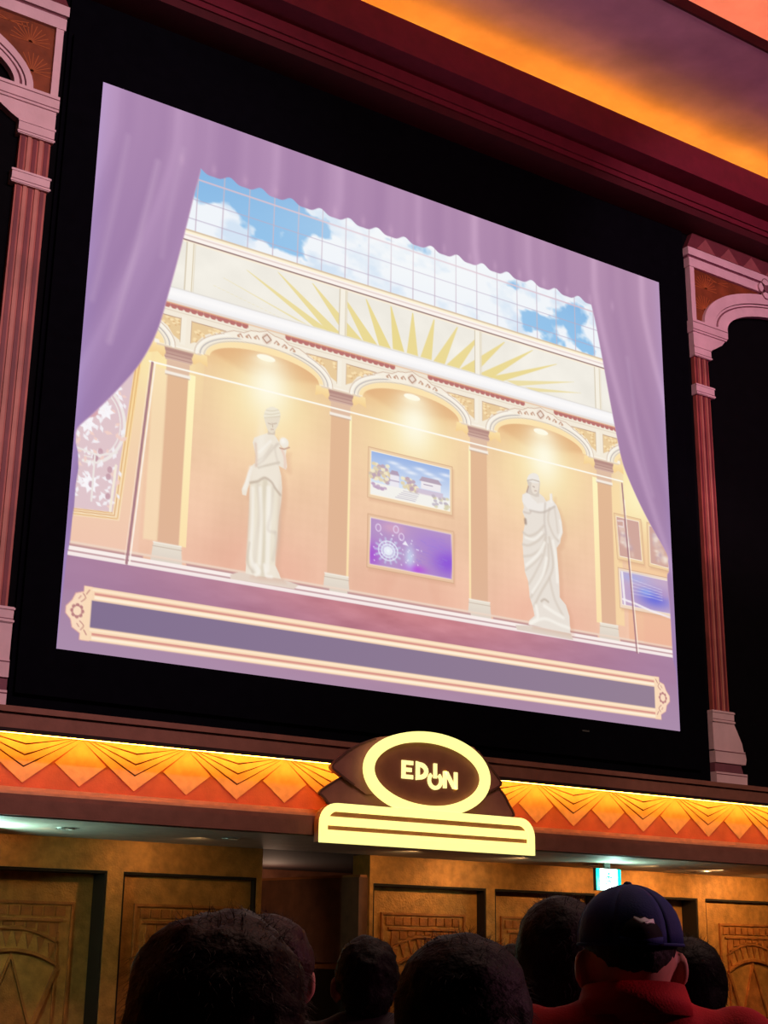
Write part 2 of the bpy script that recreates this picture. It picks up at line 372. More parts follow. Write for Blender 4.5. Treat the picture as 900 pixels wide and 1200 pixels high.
l_ = bpy.data.lights.new('vestibule_fill', 'POINT'); l_.energy = 30; l_.color = (1.0, 0.62, 0.42); l_.shadow_soft_size = .15  # unseen point light added to lift the dark interior behind the opening
o = bpy.data.objects.new('vestibule_fill', l_); COL.objects.link(o); o.location = (11.2, 5.7, 2.5)
def exit_sign(x, y, lab, glow):
    r = empty('exit_sign', (x, y, 2.874), lab, 'exit sign')
    w2, z1, z0 = .215, -.07, -.36
    bm = B(-w2, w2, 0, .06, z0, z1); bm_obj('housing', bm, M['housing'], r)
    bm_obj('bracket', B(-.05, .05, .01, .05, z1, 0), M['housing'], r)
    bm_obj('light_panel', B(-w2 + .06, w2 - .06, -.008, 0, z0 + .01, z1 - .01), M['exit_white'], r)
    for s in (-1, 1):
        bm_obj('green_bar', B(*(sorted((s * (w2 - .06), s * w2))), -.010, 0, z0 + .01, z1 - .01), M['exit_green'], r)
    # small figure running through the door
    bm = bmesh.new(); c = (z0 + z1) / 2
    prism(bm, [(.018 * math.cos(t), c + .075 + .018 * math.sin(t)) for t in (2 * math.pi * k / 12 for k in range(12))], -.014, -.008)
    for ln in ([(0, c + .05), (-.012, c - .01)], [(-.012, c - .01), (.035, c - .03), (.03, c - .08)], [(-.012, c - .01), (-.03, c - .05), (-.07, c - .06)],
               [(0, c + .04), (.04, c + .02), (.055, c + .04)], [(0, c + .04), (-.04, c + .03), (-.055, c)]): ribbon(bm, ln, .018, -.014, -.008)
    bm_obj('running_figure', bm, M['exit_mark'], r)
    l = bpy.data.lights.new('exit_glow', 'POINT'); l.energy = glow; l.color = (0.55, 1.0, 0.85); l.shadow_soft_size = .08
    o = bpy.data.objects.new('exit_glow', l); COL.objects.link(o); o.location = (x, y - .16, 2.60)
exit_sign(0.9226 * 14.6, 0.6, 'small lit green and white exit sign hanging above the navy cap', 16)
exit_sign(4.90, 0.8, 'lit green exit sign hanging at the left, outside the frame', 75)

# ------------------------------------------------------------------ neon sign
SY = -0.66
sc_ = at(502, 907, SY)
sign = empty('neon_sign', (sc_.x, SY, sc_.z), 'yellow neon sign with an oval ring around EDION above a rounded three-bar base', 'sign')
L2 = lambda px, py, Y=SY: (lambda p: (p.x - sc_.x, p.z - sc_.z))(at(px, py, Y))
ow, oh = 0.815, 0.415
def oval(a, b, n=64, t0=0, t1=2 * math.pi): return [(a * math.cos(t0 + (t1 - t0) * k / n), b * math.sin(t0 + (t1 - t0) * k / n)) for k in range(n)]
bm_obj('oval_board', P(oval(ow, oh), .03, .12), M['sign_board'], sign)
bm = bmesh.new(); ribbon(bm, oval(ow, oh), .118, -.03, .03, True); bm_obj('oval_tube', bm, M['neon'], sign, label='glowing yellow oval tube')
# art deco wings: overlapping pointed petals on each side
wz = lambda x, y: L2(350 + x / 3, 820 + y / 3)
for q, pts in enumerate(([(400, 120), (300, 128), (215, 160), (165, 195), (130, 232), (160, 262), (250, 330), (400, 330)], [(400, 250), (250, 245), (170, 270), (125, 295), (92, 322), (112, 348), (150, 400), (400, 400)],
                         [(560, 140), (630, 165), (690, 240), (724, 290), (700, 312), (640, 340), (500, 340)], [(560, 260), (690, 285), (730, 318), (755, 362), (768, 412), (640, 420), (500, 400)])):
    w = [wz(*p) for p in smooth_open(pts[1:-1], 4)]; w = [wz(*pts[0])] + w + [wz(*pts[-1])]
    bm_obj('wing', P(w, .075 + .03 * (q % 2), .15), M['sign_wing'], sign)
    bm_obj('wing_rim', Rb(w[2:-3], .022, .06 + .03 * (q % 2), .08 + .03 * (q % 2)), M['sign_edge'], sign)
# base with three bars
bx0, bz0 = L2(372.5, 987); bx1, _ = L2(624, 1003); bzt = L2(387, 941)[1]; hb = bzt - bz0
def rr(x0, x1, z0, z1, r):
    return [(x0, z0)] + [(x0 + r - r * math.cos(t), z1 - r + r * math.sin(t)) for t in (math.pi / 2 * k / 8 for k in range(9))] + \
           [(x1 - r + r * math.sin(t), z1 - r + r * math.cos(t)) for t in (math.pi / 2 * k / 8 for k in range(9))] + [(x1, z0)]
bm_obj('base_board', P(rr(bx0 + .02, bx1 - .02, bz0 + .01, bzt - .01, .2), -.01, .12), M['sign_board'], sign)
bm_obj('bracket', B(-.6, .6, .12, .16, bz0 + .05, -.10), M['ledge_dark'], sign)
tw = hb * .21
bm = bmesh.new(); ribbon(bm, rr(bx0 + tw / 2, bx1 - tw / 2, bz0 + tw / 2, bzt - tw / 2, .17), tw, -.05, -.01, True); bm_obj('border_tube', bm, M['neon'], sign, label='glowing yellow border tube')
bm_obj('bar_tube', B(bx0 + tw, bx1 - tw, -.045, -.01, bz0 + hb * .435, bz0 + hb * .655), M['neon'], sign, label='glowing yellow middle bar')
bm_obj('bar_tube', B(bx0 + tw, bx1 - tw, -.045, -.01, bz0 + hb * .17, bz0 + hb * .32), M['neon'], sign, label='glowing yellow lower bar')
# letters: E D, power mark standing for I and O, N one step lower
def lz(x, y): return L2(420 + x / 5.294, 850 + y / 5.294)
def glyph(name, quads, y0=.014, y1=.03):
    bm = bmesh.new()
    for q in quads:
        if len(q) > 2: prism(bm, q, y0, y1)
    return bm
ex0, ez1 = lz(276, 214); _, ez0 = lz(283, 328); ex1 = lz(346, 250)[0]
tk = .046; em = (ez0 + ez1) / 2
bm = bmesh.new(); box(bm, ex0, ex0 + .052, .015, .03, ez0, ez1)
for z in (ez0, em - tk / 2, ez1 - tk): box(bm, ex0 + .052, ex1 if z != em - tk / 2 else ex1 - .02, .014, .03, z, z + tk)
bm_obj('letter_e', bm, M['letter'], sign)
d0 = lz(364, 250)[0]; d1 = lz(440, 280)[0]
pts = [(d0 + .026, ez0 + .026), (d0 + .026, ez1 - .026)] + [(d0 + .05 + (d1 - d0 - .076) * math.sin(t), em + (ez1 - em - .03) * math.cos(t)) for t in (math.pi * k / 10 for k in range(11))]
bm_obj('letter_d', Rb(pts, .052, .014, .03, True), M['letter'], sign)
cx_, cz_ = lz(483, 342); r_ = (lz(531, 342)[0] - lz(434, 342)[0]) / 2 - .028
ring = [(cx_ + r_ * math.sin(t), cz_ + r_ * math.cos(t)) for t in (math.radians(38 + 284 * k / 24) for k in range(25))]
bm_obj('power_ring', Rb(ring, .044, .014, .03), M['letter'], sign)
sx, sz1 = lz(483, 236); _, sz0 = lz(483, 328)
bm_obj('power_stroke', Rb([(sx, sz0), (sx, sz1)], .044, .010, .03), M['letter'], sign)
nx0, nz1 = lz(533, 283); nx1, _ = lz(621, 290); _, nz0 = lz(575, 392)
tn = .048
bm = glyph('n', [[(nx0, nz0), (nx0, nz1), (nx0 + tn, nz1), (nx0 + tn, nz0)], [(nx1 - tn, nz0), (nx1 - tn, nz1), (nx1, nz1), (nx1, nz0)],
                 [(nx0 + .01, nz1), (nx0 + tn + .02, nz1), (nx1 - .01, nz0), (nx1 - tn - .02, nz0)]])
bm_obj('letter_n', bm, M['letter'], sign)

# ------------------------------------------------------------------ painted arches beside the screen
def arch(side):
    """half pilaster with its arch springing away from the screen; s = distance outwards from the screen side"""
    sg, x0 = (1, 15.03) if side == 'right' else (-1, 4.78)
    lab = {'right': 'pale pink archway with fluted reddish half column right of the screen',
           'left': 'pale pink archway with fluted reddish column left of the screen'}[side]
    r = empty('archway', (x0, 0, 3.918), lab, 'archway', 'archways beside the screen')
    mm = [0]
    def PX(pts): return [(sg * ((2 * cxs - s) if mm[0] else s), z - 3.918) for s, z in pts]
    def part(name, pts, m, y0, y1=.25, **k): return bm_obj(name, P(PX(pts), y0, y1), M[m], r, **k)
    def bar(name, pts, wd, m, y0, y1, closed=False): return bm_obj(name, Rb(PX(pts), wd, y0, y1, closed), M[m], r)
    W = .34 if side == 'right' else .40; span = 4.6 if side == 'right' else 5.0; cxs = W + (span - W) / 2
    def pilaster():
        # shaft with flutes
        part('shaft', [(0, 5.0), (W - .02, 5.0), (W - .04, 10.6), (0, 10.6)], 'shaft', .08)
        nf = 5
        for k in range(nf):
            u0 = .015 + k * (W - .06) / nf
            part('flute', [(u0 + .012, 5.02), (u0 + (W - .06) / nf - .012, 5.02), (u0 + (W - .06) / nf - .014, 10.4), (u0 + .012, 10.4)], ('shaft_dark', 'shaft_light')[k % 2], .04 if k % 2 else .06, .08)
        # rings (flat bands with small beads)
        for z0, z1, w0, w1 in ((10.40, 10.58, -.02, W), (9.78, 9.95, -.02, W + .02), (4.84, 5.01, -.06, W + .03)):
            part('ring', [(w0, z0), (w1, z0), (w1, z1), (w0, z1)], 'pale', -.02)
            for zz in (z0 + .02, z1 - .02): bar('bead', [(w0 - .01, zz), (w1 + .01, zz)], .022, 'pale', -.045, -.02)
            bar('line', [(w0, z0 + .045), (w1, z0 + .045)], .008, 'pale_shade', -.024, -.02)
        # capital
        part('capital', [(-.02, 10.58), (W + .02, 10.58), (W + .10, 10.62), (W + .26, 10.72), (W + .33, 10.80), (-.02, 10.80)], 'pale', .0)
        part('abacus', [(-.04, 10.80), (W + .34, 10.80), (W + .38, 10.86), (W + .38, 11.0), (-.04, 11.0)], 'pale', -.06)
        bar('line', [(-.04, 10.955), (W + .38, 10.955)], .012, 'pale_shade', -.065, -.06); bar('line', [(-.04, 10.835), (W + .37, 10.835)], .012, 'pale_shade', -.065, -.06)
        # base
        part('base', [(-.06, 4.44), (W + .20, 4.44), (W + .17, 4.58), (W + .08, 4.75), (W + .03, 4.84), (-.06, 4.84)], 'pale', .0)
        part('torus', [(-.06, 4.28), (W + .20, 4.28), (W + .22, 4.36), (W + .20, 4.46), (-.06, 4.46)], 'pale', -.05)
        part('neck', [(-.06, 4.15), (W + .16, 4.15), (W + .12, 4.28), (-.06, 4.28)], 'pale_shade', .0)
        part('plinth', [(-.06, 3.925), (W + .20, 3.925), (W + .22, 4.15), (-.06, 4.15)], 'pale', -.05)
        bar('line', [(-.06, 4.44), (W + .2, 4.44)], .012, 'pale_shade', -.056, -.05); bar('line', [(-.06, 4.12), (W + .21, 4.12)], .012, 'pale_shade', -.056, -.05)
    pilaster(); mm[0] = 1; pilaster(); mm[0] = 0
    # arch: rings of half ellipse springing from z=11.0
    n = 40
    def ell(a, b): return [(cxs - a * math.cos(math.pi * k / n), 11.0 + b * math.sin(math.pi * k / n)) for k in range(n + 1)]
    ao, bo = cxs - .22, .93; ai, bi = cxs - .73, .54
    if side == 'left': ao, bo, ai, bi = cxs - .28, .95, cxs - .5, .66
    am, bmm = (ao + ai) / 2, (bo + bi) / 2
    def ringpart(name, a1, b1, a2, b2, m, y0, y1):
        A1, A2 = PX(ell(a1, b1)), PX(ell(a2, b2)); bm = bmesh.new()
        for k in range(n): prism(bm, [A1[k], A1[k + 1], A2[k + 1], A2[k]], y0, y1)
        bmesh.ops.remove_doubles(bm, verts=bm.verts, dist=1e-5); return bm_obj(name, bm, M[m], r)
    ringpart('arch_moulding', ao, bo, am + .03, bmm + .03, 'pale', -.05, .2)
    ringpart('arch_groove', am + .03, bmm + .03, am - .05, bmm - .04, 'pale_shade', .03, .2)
    ringpart('arch_moulding', am - .05, bmm - .04, ai, bi, 'pale', -.03, .2)
    bar('arch_bead', ell(am + .0, bmm - .0), .03, 'pale', -.01, .03)
    # spandrel panel behind, frame strips, band and beam
    def spandrel():
        E = ell(ao, bo)
        half = [p for p in E if p[0] <= cxs]
        bm = bmesh.new()
        for a, b in zip(half[:-1], half[1:]): prism(bm, PX([(a[0], a[1]), (b[0], b[1]), (b[0], 11.95), (a[0], 11.95)]), .10, .2)
        prism(bm, PX([(0, 11.0), (half[0][0], 11.0), (half[0][0], 11.95), (0, 11.95)]), .10, .2)
        bm_obj('spandrel_panel', bm, M['spandrel'], r)
        # shell rosettes drawn as fans of thin lines on the panel
        for cs, cz in ((.35, 11.62), (.62, 11.80), (.30, 11.25)):
            bm = bmesh.new()
            for k in range(13):
                t = math.pi * k / 12; rad = .24
                p0 = (cs + .04 * math.cos(t), cz + .04 * math.sin(t)); p0 = (cs + .004 * math.cos(t), cz + .004 * math.sin(t)); p1 = (cs + rad * math.cos(t), cz + rad * math.sin(t))
                if p1[1] > 11.9 or p1[0] > 1.1: continue
                ribbon(bm, PX([p0, p1]), .010, .09, .10)
            bm_obj('shell_fan', bm, M['shell'], r)
        part('frame_strip', [(-.02, 11.0), (.07, 11.0), (.07, 11.93), (-.02, 11.93)], 'pale', .0)
    spandrel(); mm[0] = 1; spandrel(); mm[0] = 0
    part('beam', [(-.04, 11.90), (2 * cxs, 11.90), (2 * cxs, 12.05), (-.04, 12.05)], 'pale', -.03)
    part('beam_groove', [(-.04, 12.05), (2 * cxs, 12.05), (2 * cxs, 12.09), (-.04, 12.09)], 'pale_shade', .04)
    part('beam', [(-.06, 12.09), (2 * cxs, 12.09), (2 * cxs, 12.22), (-.06, 12.22)], 'pale', -.06)
    part('band', [(-.06, 12.22), (2 * cxs, 12.22), (2 * cxs, 12.50), (.08, 12.50)], 'band', .0)
    part('beam_lip', [(.06, 12.50), (2 * cxs, 12.50), (2 * cxs, 12.535), (.06, 12.535)], 'pale_shade', -.05)
    k = 0
    while .15 + k * .52 < 2 * cxs - .5:
        u = .15 + k * .52
        part('band_triangle', [(u, 12.24), (u + .42, 12.24), (u + .21, 12.46)], 'band_tri', -.02, .0); k += 1
    # quatrefoil rosette at the crown of the near half
    rc = (1.66, 11.97)
    if side == 'right' or True:
        for q, (ou, ov) in enumerate(((.09, 0), (-.09, 0), (0, .09), (0, -.09))):
            c = [(rc[0] + ou + .085 * math.cos(t), rc[1] + ov + .085 * math.sin(t)) for t in (2 * math.pi * k / 16 for k in range(16))]
            bm_obj('rosette_petal', P(PX(c), -.10, -.03), M['pale'], r)
            bar('rosette_rim', c, .012, 'pale_shade', -.105, -.1, True)
        c = [(rc[0] + .06 * math.cos(t), rc[1] + .06 * math.sin(t)) for t in (2 * math.pi * k / 16 for k in range(16))]
        bm_obj('rosette_boss', P(PX(c), -.14, -.1), M['pale_shade'], r)
    r.scale.y = .4
    return r
arch('left'); arch('right')

# ------------------------------------------------------------------ the projected picture
GW, GH = 860, 646
gx = np.linspace(0, 1200, GW); gy = np.linspace(0, 900, GH)
X, Y = np.meshgrid(gx, gy); IMG = np.zeros((GH, GW, 3)); STEP = 1200 / (GW - 1)
X0u, X1u, Z0u, Z1u = 0.380513718, 1.02310962, 0.213760564, 0.69767644
def h(px, py):
    a, t = unit(px, py); return ((a - X0u) / (X1u - X0u) * 1200, (Z1u - t) / (Z1u - Z0u) * 900)
def hz(ox, oy, s, pts): return [h(ox + x / s, oy + y / s) for x, y in pts]
def smooth_pts(p, closed=True, k=5):
    n = len(p); out = []
    for i in range(n if closed else n - 1):
        g = lambda j: np.array(p[j % n] if closed else p[max(0, min(n - 1, j))], float)
        a, b, c, d = g(i - 1), g(i), g(i + 1), g(i + 2)
        for t in np.arange(k) / k:
            out.append(tuple(.5 * (2 * b + (c - a) * t + (2 * a - 5 * b + 4 * c - d) * t * t + (3 * b - a - 3 * c + d) * t ** 3)))
    if not closed: out.append(tuple(p[-1]))
    return out
def win(x0, x1, y0, y1):
    i0 = max(0, int(x0 / STEP)); i1 = min(GW, int(x1 / STEP) + 2); j0 = max(0, int(y0 / STEP)); j1 = min(GH, int(y1 / STEP) + 2)
    return slice(j0, max(j0, j1)), slice(i0, max(i0, i1))
def blend(s, c, a):
    c = (c(X[s], Y[s]) if callable(c) else np.array(c, float))
    IMG[s] = IMG[s] * (1 - a[..., None]) + c * a[..., None]
def segdist(x, y, a, b):
    dx_, dy_ = b[0] - a[0], b[1] - a[1]; L = dx_ * dx_ + dy_ * dy_ + 1e-12
    t = np.clip(((x - a[0]) * dx_ + (y - a[1]) * dy_) / L, 0, 1)
    return np.hypot(x - a[0] - t * dx_, y - a[1] - t * dy_)
def fill(p, c, alpha=1.0, soft=1.3, sm=False):
    if sm: p = smooth_pts(p)
    xs = [q[0] for q in p]; ys = [q[1] for q in p]; s = win(min(xs) - soft * 2, max(xs) + soft * 2, min(ys) - soft * 2, max(ys) + soft * 2)
    x, y = X[s], Y[s]
    if x.size == 0: return
    d = np.full(x.shape, 1e9); ins = np.zeros(x.shape, bool)
    for i in range(len(p)):
        a, b = p[i], p[(i + 1) % len(p)]
        d = np.minimum(d, segdist(x, y, a, b))
        if a[1] != b[1]: ins ^= ((a[1] > y) != (b[1] > y)) & (x < (b[0] - a[0]) * (y - a[1]) / (b[1] - a[1]) + a[0])
    sd = np.where(ins, d, -d)
    blend(s, c, alpha * np.clip(.5 + sd / soft, 0, 1))
def rect(x0, y0, x1, y1, c, alpha=1.0, soft=1.3):
    s = win(x0 - 3, x1 + 3, y0 - 3, y1 + 3); x, y = X[s], Y[s]
    if x.size == 0: return
    sd = np.minimum(np.minimum(x - x0, x1 - x), np.minimum(y - y0, y1 - y)); blend(s, c, alpha * np.clip(.5 + sd / soft, 0, 1))
def stroke(p, wd, c, alpha=1.0, soft=1.2, sm=False):
    if sm: p = smooth_pts(p, False)
    xs = [q[0] for q in p]; ys = [q[1] for q in p]; m = wd + soft * 2; s = win(min(xs) - m, max(xs) + m, min(ys) - m, max(ys) + m)
    x, y = X[s], Y[s]
    if x.size == 0: return
    d = np.full(x.shape, 1e9)
    for a, b in zip(p[:-1], p[1:]): d = np.minimum(d, segdist(x, y, a, b))
    blend(s, c, alpha * np.clip(.5 + (wd / 2 - d) / soft, 0, 1))
def glow(x0, y0, rx, ry, c, alpha, clip=None, pw=2.0):
    s = win(x0 - 3 * rx, x0 + 3 * rx, y0 - 3 * ry, y0 + 3 * ry) if clip is None else win(*clip)
    x, y = X[s], Y[s]
    if x.size == 0: return
    a = alpha * np.exp(-(((x - x0) / rx) ** 2 + ((y - y0) / ry) ** 2) ** (pw / 2)); blend(s, c, a)
def ellipse(x0, y0, a, b, c, alpha=1.0, soft=1.3):
    fill([(x0 + a * math.cos(t), y0 + b * math.sin(t)) for t in (2 * math.pi * k / 28 for k in range(28))], c, alpha, soft)
def noise(sx, sy, seed, octv=4):
    g = np.random.default_rng(seed); out = np.zeros((GH, GW)); amp = 1; tot = 0
    for o in range(octv):
        nx, ny = int(1200 / sx * 2 ** o) + 3, int(900 / sy * 2 ** o) + 3; L = g.random((ny, nx))
        u = X / sx * 2 ** o; v = Y / sy * 2 ** o; iu = u.astype(int); iv = v.astype(int); fu = u - iu; fv = v - iv
        fu = fu * fu * (3 - 2 * fu); fv = fv * fv * (3 - 2 * fv); iu = np.clip(iu, 0, nx - 2); iv = np.clip(iv, 0, ny - 2)
        out += amp * ((L[iv, iu] * (1 - fu) + L[iv, iu + 1] * fu) * (1 - fv) + (L[iv + 1, iu] * (1 - fu) + L[iv + 1, iu + 1] * fu) * fv); tot += amp; amp *= .5
    return out / tot
def grad(y0, c0, y1, c1):
    c0, c1 = np.array(c0, float), np.array(c1, float)
    return lambda x, y: c0 + (c1 - c0) * np.clip((y - y0) / (y1 - y0), 0, 1)[..., None]
def gradx(x0, c0, x1, c1):
    c0, c1 = np.array(c0, float), np.array(c1, float)
    return lambda x, y: c0 + (c1 - c0) * np.clip((x - x0) / (x1 - x0), 0, 1)[..., None]
XC = 596.0
def paint():
    global IMG
    IMG[:] = (240, 228, 208)
    # sky behind the glazing
    s = win(100, 1100, 70, 212); xs, ys = X[s], Y[s]
    G = lambda cx_, cy_, rx_, ry_: np.exp(-((xs - cx_) / rx_) ** 2 - ((ys - cy_) / ry_) ** 2)
    bl = 1.15 * G(262, 118, 100, 42) + .9 * G(345, 140, 40, 44) + .35 * G(300, 185, 60, 24) - .45 * G(330, 156, 12, 18) - .8 * G(215, 170, 40, 28) + .5 * G(395, 128, 30, 14) + .55 * G(545, 106, 60, 10) \
        + .6 * G(825, 112, 40, 18) + .75 * G(880, 170, 46, 22) + .7 * G(960, 150, 40, 26) + .7 * G(985, 195, 40, 16) + .4 * G(850, 198, 40, 12) + .6 * G(1010, 120, 30, 20)
    cl = bl + (noise(46, 34, 5, 4)[s] - .5) * 1.5
    a = np.clip((cl - .30) / .22, 0, 1)[..., None]
    blue = np.array((122, 176, 226.)) + (ys - 90)[..., None] / 120 * np.array((20, 18, 10.))
    white = np.array((240, 245, 251.)) - np.clip((noise(60, 40, 9, 4)[s] - .5) / .2, 0, 1)[..., None] * np.array((30, 18, 6.))
    IMG[s] = blue * a + white * (1 - a)
    for k in range(-10, 11):
        x = XC + 47 * k; stroke([(x, 70), (x, 208)], 1.9, (196, 176, 192), .9)
    stroke([(100, 114), (1100, 114)], 3.0, (214, 186, 200), .9)
    for y in (151, 186): stroke([(100, y), (1100, y)], 1.4, (178, 164, 190), .9)
    glow(XC, 120, 260, 60, (255, 255, 252), .35, (100, 1100, 70, 207))
    # band under the glazing
    rect(60, 206, 1140, 210, (214, 190, 160)); rect(60, 209, 1140, 213, (255, 244, 214)); rect(60, 213, 1140, 224, (252, 244, 238))
    rect(60, 216, 1140, 218, (214, 186, 180), .7); rect(60, 224, 1140, 226.5, (140, 106, 104)); rect(60, 226.5, 1140, 231, (250, 238, 216))
    # sunburst panels
    s = win(60, 1140, 231, 316); n = noise(50, 40, 12, 4)[s][..., None]; IMG[s] = np.array((240, 236, 226.)) + (n - .5) * 14
    rays = [((0, 232), 12.5, 310), ((46, 232), 12.5, 310), ((97, 233), 13, 311), ((149, 234), 15, 311), ((204, 234), 18, 311), ((270, 233), 14, 311), ((328, 246), 15, 311), ((368, 272), 13, 312), ((385, 290), 10, 314)]
    basex = [0, 29, 57, 87, 120, 159, 183, 220, 262]
    for k, ((tx, ty), hw_, by) in enumerate(rays):
        for sg in ((1, -1) if k else (1,)):
            c = XC + sg * basex[k]; tip = XC + sg * tx
            fill([(tip - 1.2, ty), (tip + 1.2, ty), (c + hw_ * (.95 if k < 5 else 1.1), by), (c - hw_ * (.95 if k < 5 else 1.1), by - (0 if k < 7 else 4))], gradx(XC - 400, (236, 220, 160), XC, (232, 212, 128)) if sg < 0 else (234, 214, 136), .92 if k < 7 else .7)
    for k in (-1.5, -.5, .5, 1.5):
        x = XC + 286 * k; rect(x - 7, 229, x + 7, 314, (246, 240, 226)); stroke([(x - 7, 229), (x - 7, 314)], 1.6, (200, 184, 156)); stroke([(x + 5, 229), (x + 5, 314)], 1.4, (208, 192, 160)); stroke([(x + 8, 229), (x + 8, 314)], 1.0, (222, 208, 180))
    # rolled cornice
    s = win(40, 1160, 313, 340); t = np.clip((Y[s] - 313) / 26, 0, 1)[..., None]
    IMG[s] = np.array((252, 250, 250.)) - 34 * np.abs(t - .35) ** 1.3 * np.array((1, .9, .75)) - (t > .8) * np.array((6, 14, 22.))
    rect(40, 311.5, 1160, 313.5, (214, 208, 200), .7)
    # saw-toothed red strip
    for x0 in np.arange(36, 1160, 11.4):
        c = x0 + 5.7; dk = (abs((c - (XC - 286 * 1)) % 286 - 0) < 31) or (286 - (c - (XC - 286)) % 286 < 31)
        if not dk: fill([(x0, 339), (x0 + 11.4, 339), (x0 + 11.4, 345), (c, 350.5), (x0, 345)], (184, 108, 104))
    rect(36, 338.5, 1160, 340.5, (240, 190, 140), .8)
    # niches: wall colour, glow, arch shadow
    s = win(0, 1200, 372, 772); t = np.clip((Y[s] - 380) / 380, 0, 1)[..., None]
    base = np.array((240, 206, 158.)) * (1 - t) + np.array((238, 190, 164.)) * t
    dmask = ((np.floor((X[s] + Y[s]) / 15) + np.floor((X[s] - Y[s]) / 15)) % 2)[..., None]
    IMG[s] = base + (noise(70, 90, 21, 4)[s][..., None] - .5) * 22 + dmask * 1.2
    for k in (-1, 0, 1):
        xc = XC + 286 * k
        clip = (xc - 125, xc + 125, 372, 760)
        glow(xc, 392, 130, 34, (222, 156, 92), .65, clip)
        fill([(xc - 104, 400), (xc - 30, 424), (xc + 20, 420), (xc + 106, 408), (xc + 106, 372), (xc - 104, 372)], (206, 140, 96), .35, 9)
        glow(xc + 4, 462, 86, 70, (250, 234, 168), .75, clip); glow(xc + 6, 440, 40, 56, (255, 253, 232), .95, clip)
        glow(xc, 520, 90, 60, (250, 226, 176), .35, clip)
        glow(xc, 740, 110, 60, (228, 160, 138), .5, clip)
        fill([(xc + 10, 640), (xc + 60, 772), (xc - 60, 772)], (246, 206, 180), .18, 12)
        ellipse(xc, 389, 17, 5.5, (255, 252, 236)); glow(xc, 394, 22, 8, (255, 250, 220), .6)
    # outer bays
    rect(0, 372, 112, 772, grad(400, (248, 226, 170), 740, (240, 196, 172)), .85, 4); rect(1082, 372, 1200, 772, grad(400, (252, 232, 160), 740, (238, 180, 148)), .85, 4)
    glow(1120, 470, 70, 60, (255, 250, 200), .7, (1050, 1200, 372, 700)); glow(140, 440, 50, 60, (255, 240, 170), .7, (60, 200, 372, 620))
    # columns
    for k, xc in enumerate((XC - 429, XC - 143, XC + 143, XC + 429)):
        left = k < 2; wS = 18 if k in (1, 2) else 18
        x0, x1 = xc - wS, xc + wS
        if k == 0: x0, x1 = 139, 176
        if k == 3: x0, x1 = 1016, 1051
        rect(x0, 436, x1, 724, lambda x, y: (np.array((226, 182, 142.)) + np.clip((y - 440) / 280, 0, 1)[..., None] * np.array((-4, -6, 4.))))
        glow((x0 + x1) / 2, 620, 30, 120, (222, 174, 136), .35, (x0, x1, 440, 722))
        if left: sx0, sx1 = (x1, x1 + (12 if k == 0 else 4))
        else: sx0, sx1 = (x0 - (12 if k == 3 else 4), x0)
        rect(sx0, 450, sx1, 724, grad(440, (255, 246, 190), 740, (252, 222, 168)))
        if k == 0: rect(118, 450, 141, 722, (248, 222, 180), .7, 3)
        if k == 3: rect(1051, 450, 1072, 722, (250, 218, 160), .7, 3)
        # necking and capital
        xm = (x0 + x1) / 2
        rect(x0 - 3, 452, x1 + 3, 458, (246, 236, 224)); rect(x0 - 2, 457.5, x1 + 2, 459, (196, 164, 140))
        fill([(xm - 36, 414), (xm + 36, 414), (xm + 26, 423), (xm + 22, 434), (xm - 22, 434), (xm - 26, 423)], grad(412, (176, 132, 122), 436, (214, 180, 164)))
        for yy in (418, 424, 430): stroke([(xm - 32 + (yy - 416) * .6, yy), (xm + 32 - (yy - 416) * .6, yy)], 1.1, (158, 112, 108), .8)
        rect(x0 - 1, 434, x1 + 1, 452, (222, 186, 160))
        # brackets
        for sgn in (-1, 1):
            b = xm + sgn * 40
            fill([(b - sgn * 14, 410), (b + sgn * 8, 412), (b + sgn * 10, 430), (b - sgn * 4, 425), (b - sgn * 14, 432), (b - sgn * 18, 424)], grad(408, (252, 226, 166), 432, (244, 204, 140)))
        rect(xm - 42, 405, xm + 42, 411.5, (250, 242, 228)); rect(xm - 38, 411.5, xm + 38, 414, (226, 206, 186))
        # base
        fill([(x0 - 4, 724), (x1 + 4, 724), (x1 + 7, 752), (x0 - 7, 752)], grad(724, (232, 222, 206), 760, (216, 202, 190)))
        stroke([(x0 - 4, 724), (x1 + 4, 724)], 2, (244, 238, 226)); stroke([(x0 - 5, 730), (x1 + 5, 730)], 1.2, (196, 176, 160)); stroke([(x0 - 7, 747), (x1 + 7, 747)], 1.3, (200, 180, 166))
        rect(x0 - 6, 752, x1 + 6, 765, (222, 196, 184))
    # arcade front
    def arc(xc, a, b, y0=410, t0=0, t1=math.pi, n=30): return [(xc - a * math.cos(t0 + (t1 - t0) * q / n), y0 - b * math.sin(t0 + (t1 - t0) * q / n)) for q in range(n + 1)]
    for xc in (XC - 572, XC - 286, XC, XC + 286, XC + 572):
        fill([(xc - 143, 348), (xc + 143, 348), (xc + 143, 408)] + arc(xc, 104, 32)[::-1] + [(xc - 143, 408)], (244, 234, 216))
        fill(arc(xc, 108, 40) + arc(xc, 100, 29)[::-1], (252, 226, 172))
        for sgn in (-1, 1):                        # patterned spandrels
            tri = [(xc + sgn * 134, 361), (xc + sgn * 134, 398), (xc + sgn * 122, 392), (xc + sgn * 112, 379), (xc + sgn * 96, 370), (xc + sgn * 74, 362)]
            fill(tri, (232, 200, 150))
            g = np.random.default_rng(int(xc) + sgn * 3 + 2000)
            for q in range(16):
                u, v = g.random(2); px_, py_ = xc + sgn * (82 + 50 * u), 363 + 31 * v * u
                ellipse(px_, py_, 3.2, 2.0, (252, 226, 176), .8)
                ellipse(px_ + 3, py_ + 2.4, 1.7, 1.2, (214, 166, 112), .7)
            stroke(tri[:1] + [tri[-1]], 1.2, (178, 140, 120)); stroke(tri[:2], 1.0, (200, 168, 140))
